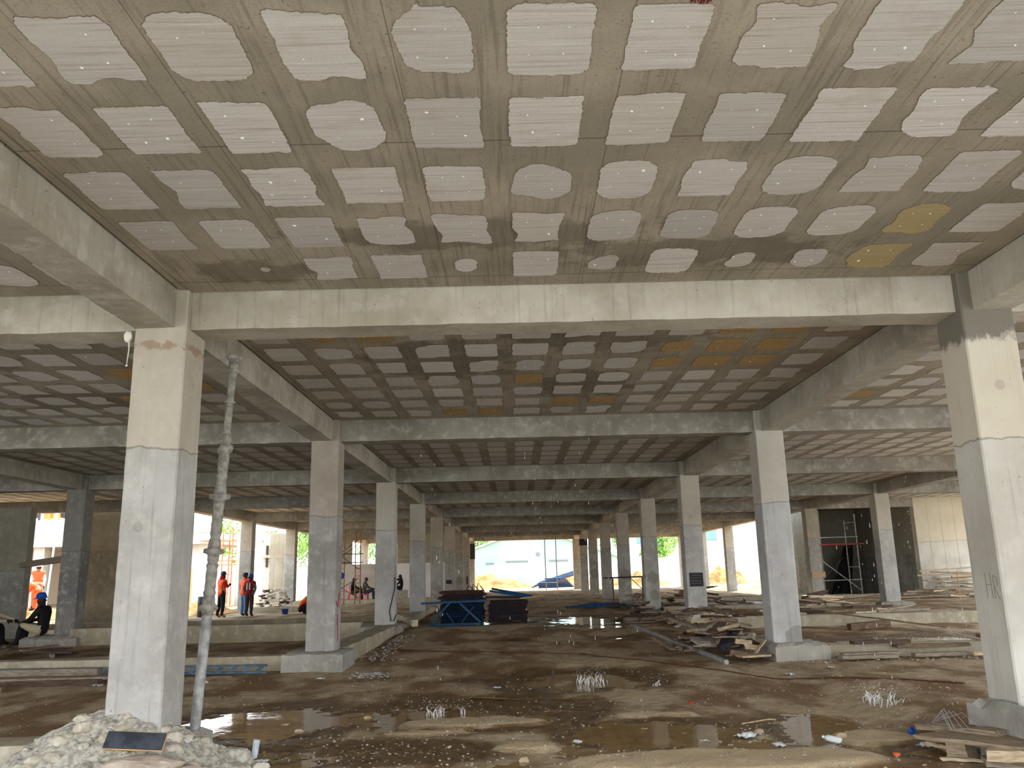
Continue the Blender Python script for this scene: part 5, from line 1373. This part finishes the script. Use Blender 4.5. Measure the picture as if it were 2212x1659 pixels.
person((-13.24, 21.3, gz(-13.0, 21.3) + .01), math.pi / 2, 1.0, dict(SIT, wrL=(.05, -.8, .62), elL=(.2, -.5, .68), wrR=(-.14, -.7, .6), elR=(-.24, -.4, .6), palmL=(0, -.6, -.8)), dict(torso=KHA, arm=KHA, leg=BLK, foot=BLK), 'person cut by the left edge, sitting with a black gloved hand stretched forward', None, ORV, glove=BLK)
o = MB().rock((-13.28, 21.3, gz(-13.28, 21.3) + .1), (.25, .25, .16), 12, 2, .2).build('concrete_chunk', RUB); tag(o, 'grey block under the person at the left edge', 'stone')
person((-18.95, 33.8, gz(-18.95, 33.8) + .35), .4, .98, dict(), dict(torso=ORV, arm=cm('white_sleeve', (226, 224, 220)), leg=ORV, foot=BLK), 'person in orange with a white helmet, outside past the left wall', (ORV, REF), WHH)
tag(mound(-19.0, 33.3, 2.0, 1.6, .4, 'x', 9) or bpy.data.objects['sand_mound.006'], 'low pale mound under the two orange workers outside', 'mound', kind='thing')
person((-18.55, 33.0, gz(-18.55, 33.0) + .3), -1.2, .98, dict(pel=(0, .2, .72), spi=(0, .1, .85), che=(0, -.08, .96), nek=(0, -.22, 1.02), hd0=(0, -.28, 1.04), hd1=(0, -.35, 1.08), hd2=(0, -.42, 1.1), shL=(.17, -.13, .98), shR=(-.17, -.13, .98), elL=(.2, -.26, .74), elR=(-.2, -.26, .74), wrL=(.14, -.36, .52), wrR=(-.14, -.36, .52), hiL=(.1, .18, .7), hiR=(-.1, .18, .7), knL=(.12, -.02, .42), knR=(-.12, -.02, .42)),
       dict(torso=ORV, arm=ORV, leg=ORV, foot=BLK), 'person in orange with a yellow helmet bending forward, outside past the left wall', (ORV, REF), YELH)
SITC = {k: (v[0], v[1], v[2] + (.12 if k[:2] not in ('an', 'to') else 0)) if not k.startswith('palm') else v for k, v in SIT.items()}
person(pg(-8.35, 43.6), 1.9, .98, SITC, dict(torso=BLK, arm=BLK, leg=DKG, foot=BLK), 'person in dark clothes on the left red chair beside the ladder tower')
person(pg(-7.75, 43.7), 1.6, .98, SITC, dict(torso=cm('olive_grey_shirt', (96, 90, 78)), arm=MATS['olive_grey_shirt'], leg=cm('dark_blue_trousers', (48, 52, 74)), foot=BLK), 'person in a grey shirt on the right red chair beside the ladder tower')
person((-6.1, 45.5, gz(-6.1, 45.5) + .12), -math.pi / 2, .95, dict(SITC, elR=(-.2, -.3, .98), wrR=(-.16, -.62, 1.1), palmR=(0, -1, .3)), dict(torso=BLK, arm=BLK, leg=BLK, foot=BLK), 'dark silhouetted person stretching an arm to the left, behind the cable column')
o = MB().box(-6.4, -5.8, 45.3, 45.75, gz(-6.1, 45.5) - .05, gz(-6.1, 45.5) + .5).build('block_seat', RUB); tag(o, 'low grey block under the dark silhouetted person', 'block')

# ------------------------------------------------------------------ last small things
rs = random.Random(3); mb = MB()
for q in range(16):
    x, y = .93 + rs.uniform(-.06, .07), 3.5 + rs.uniform(-.012, .012)
    mb.tube([(x, y, ZT - .002), (x + rs.uniform(-.01, .01), y - rs.uniform(.02, .05), ZT - .002)], .003, 4)
tag(mb.build('paint_smear', simple('dark_red_paint', (112, 34, 34)), None), 'dark red paint smear on the near ceiling above a pale panel', 'paint mark', kind='stuff')
plank((-13.95, 23.97, 2.1), (-11.33, 21.5, 2.2), .1, .16, T1, 'grey timber rail fixed across the left opening from the wall to the shaded column', name='timber_rail', cat='rail')
plank((4.7, 41.7, 3.8), (5.05, 41.6, 3.35), .1, .04, T3, 'pale batten hanging at the head of a far right column', name='timber_batten', cat='batten')
r = empty('steel_cross', (-13.58, 46.36, 2.72)); tag(r, 'dark cross shaped bracket on the narrow pale wall behind the pair of workers', 'bracket')
MB().box(-.05, .05, -.05, .04, -.55, .6).build('upright', STEEL_D, r); MB().box(-.3, .22, -.09, -.05, -.06, .1).build('crosspiece', SLB, r)
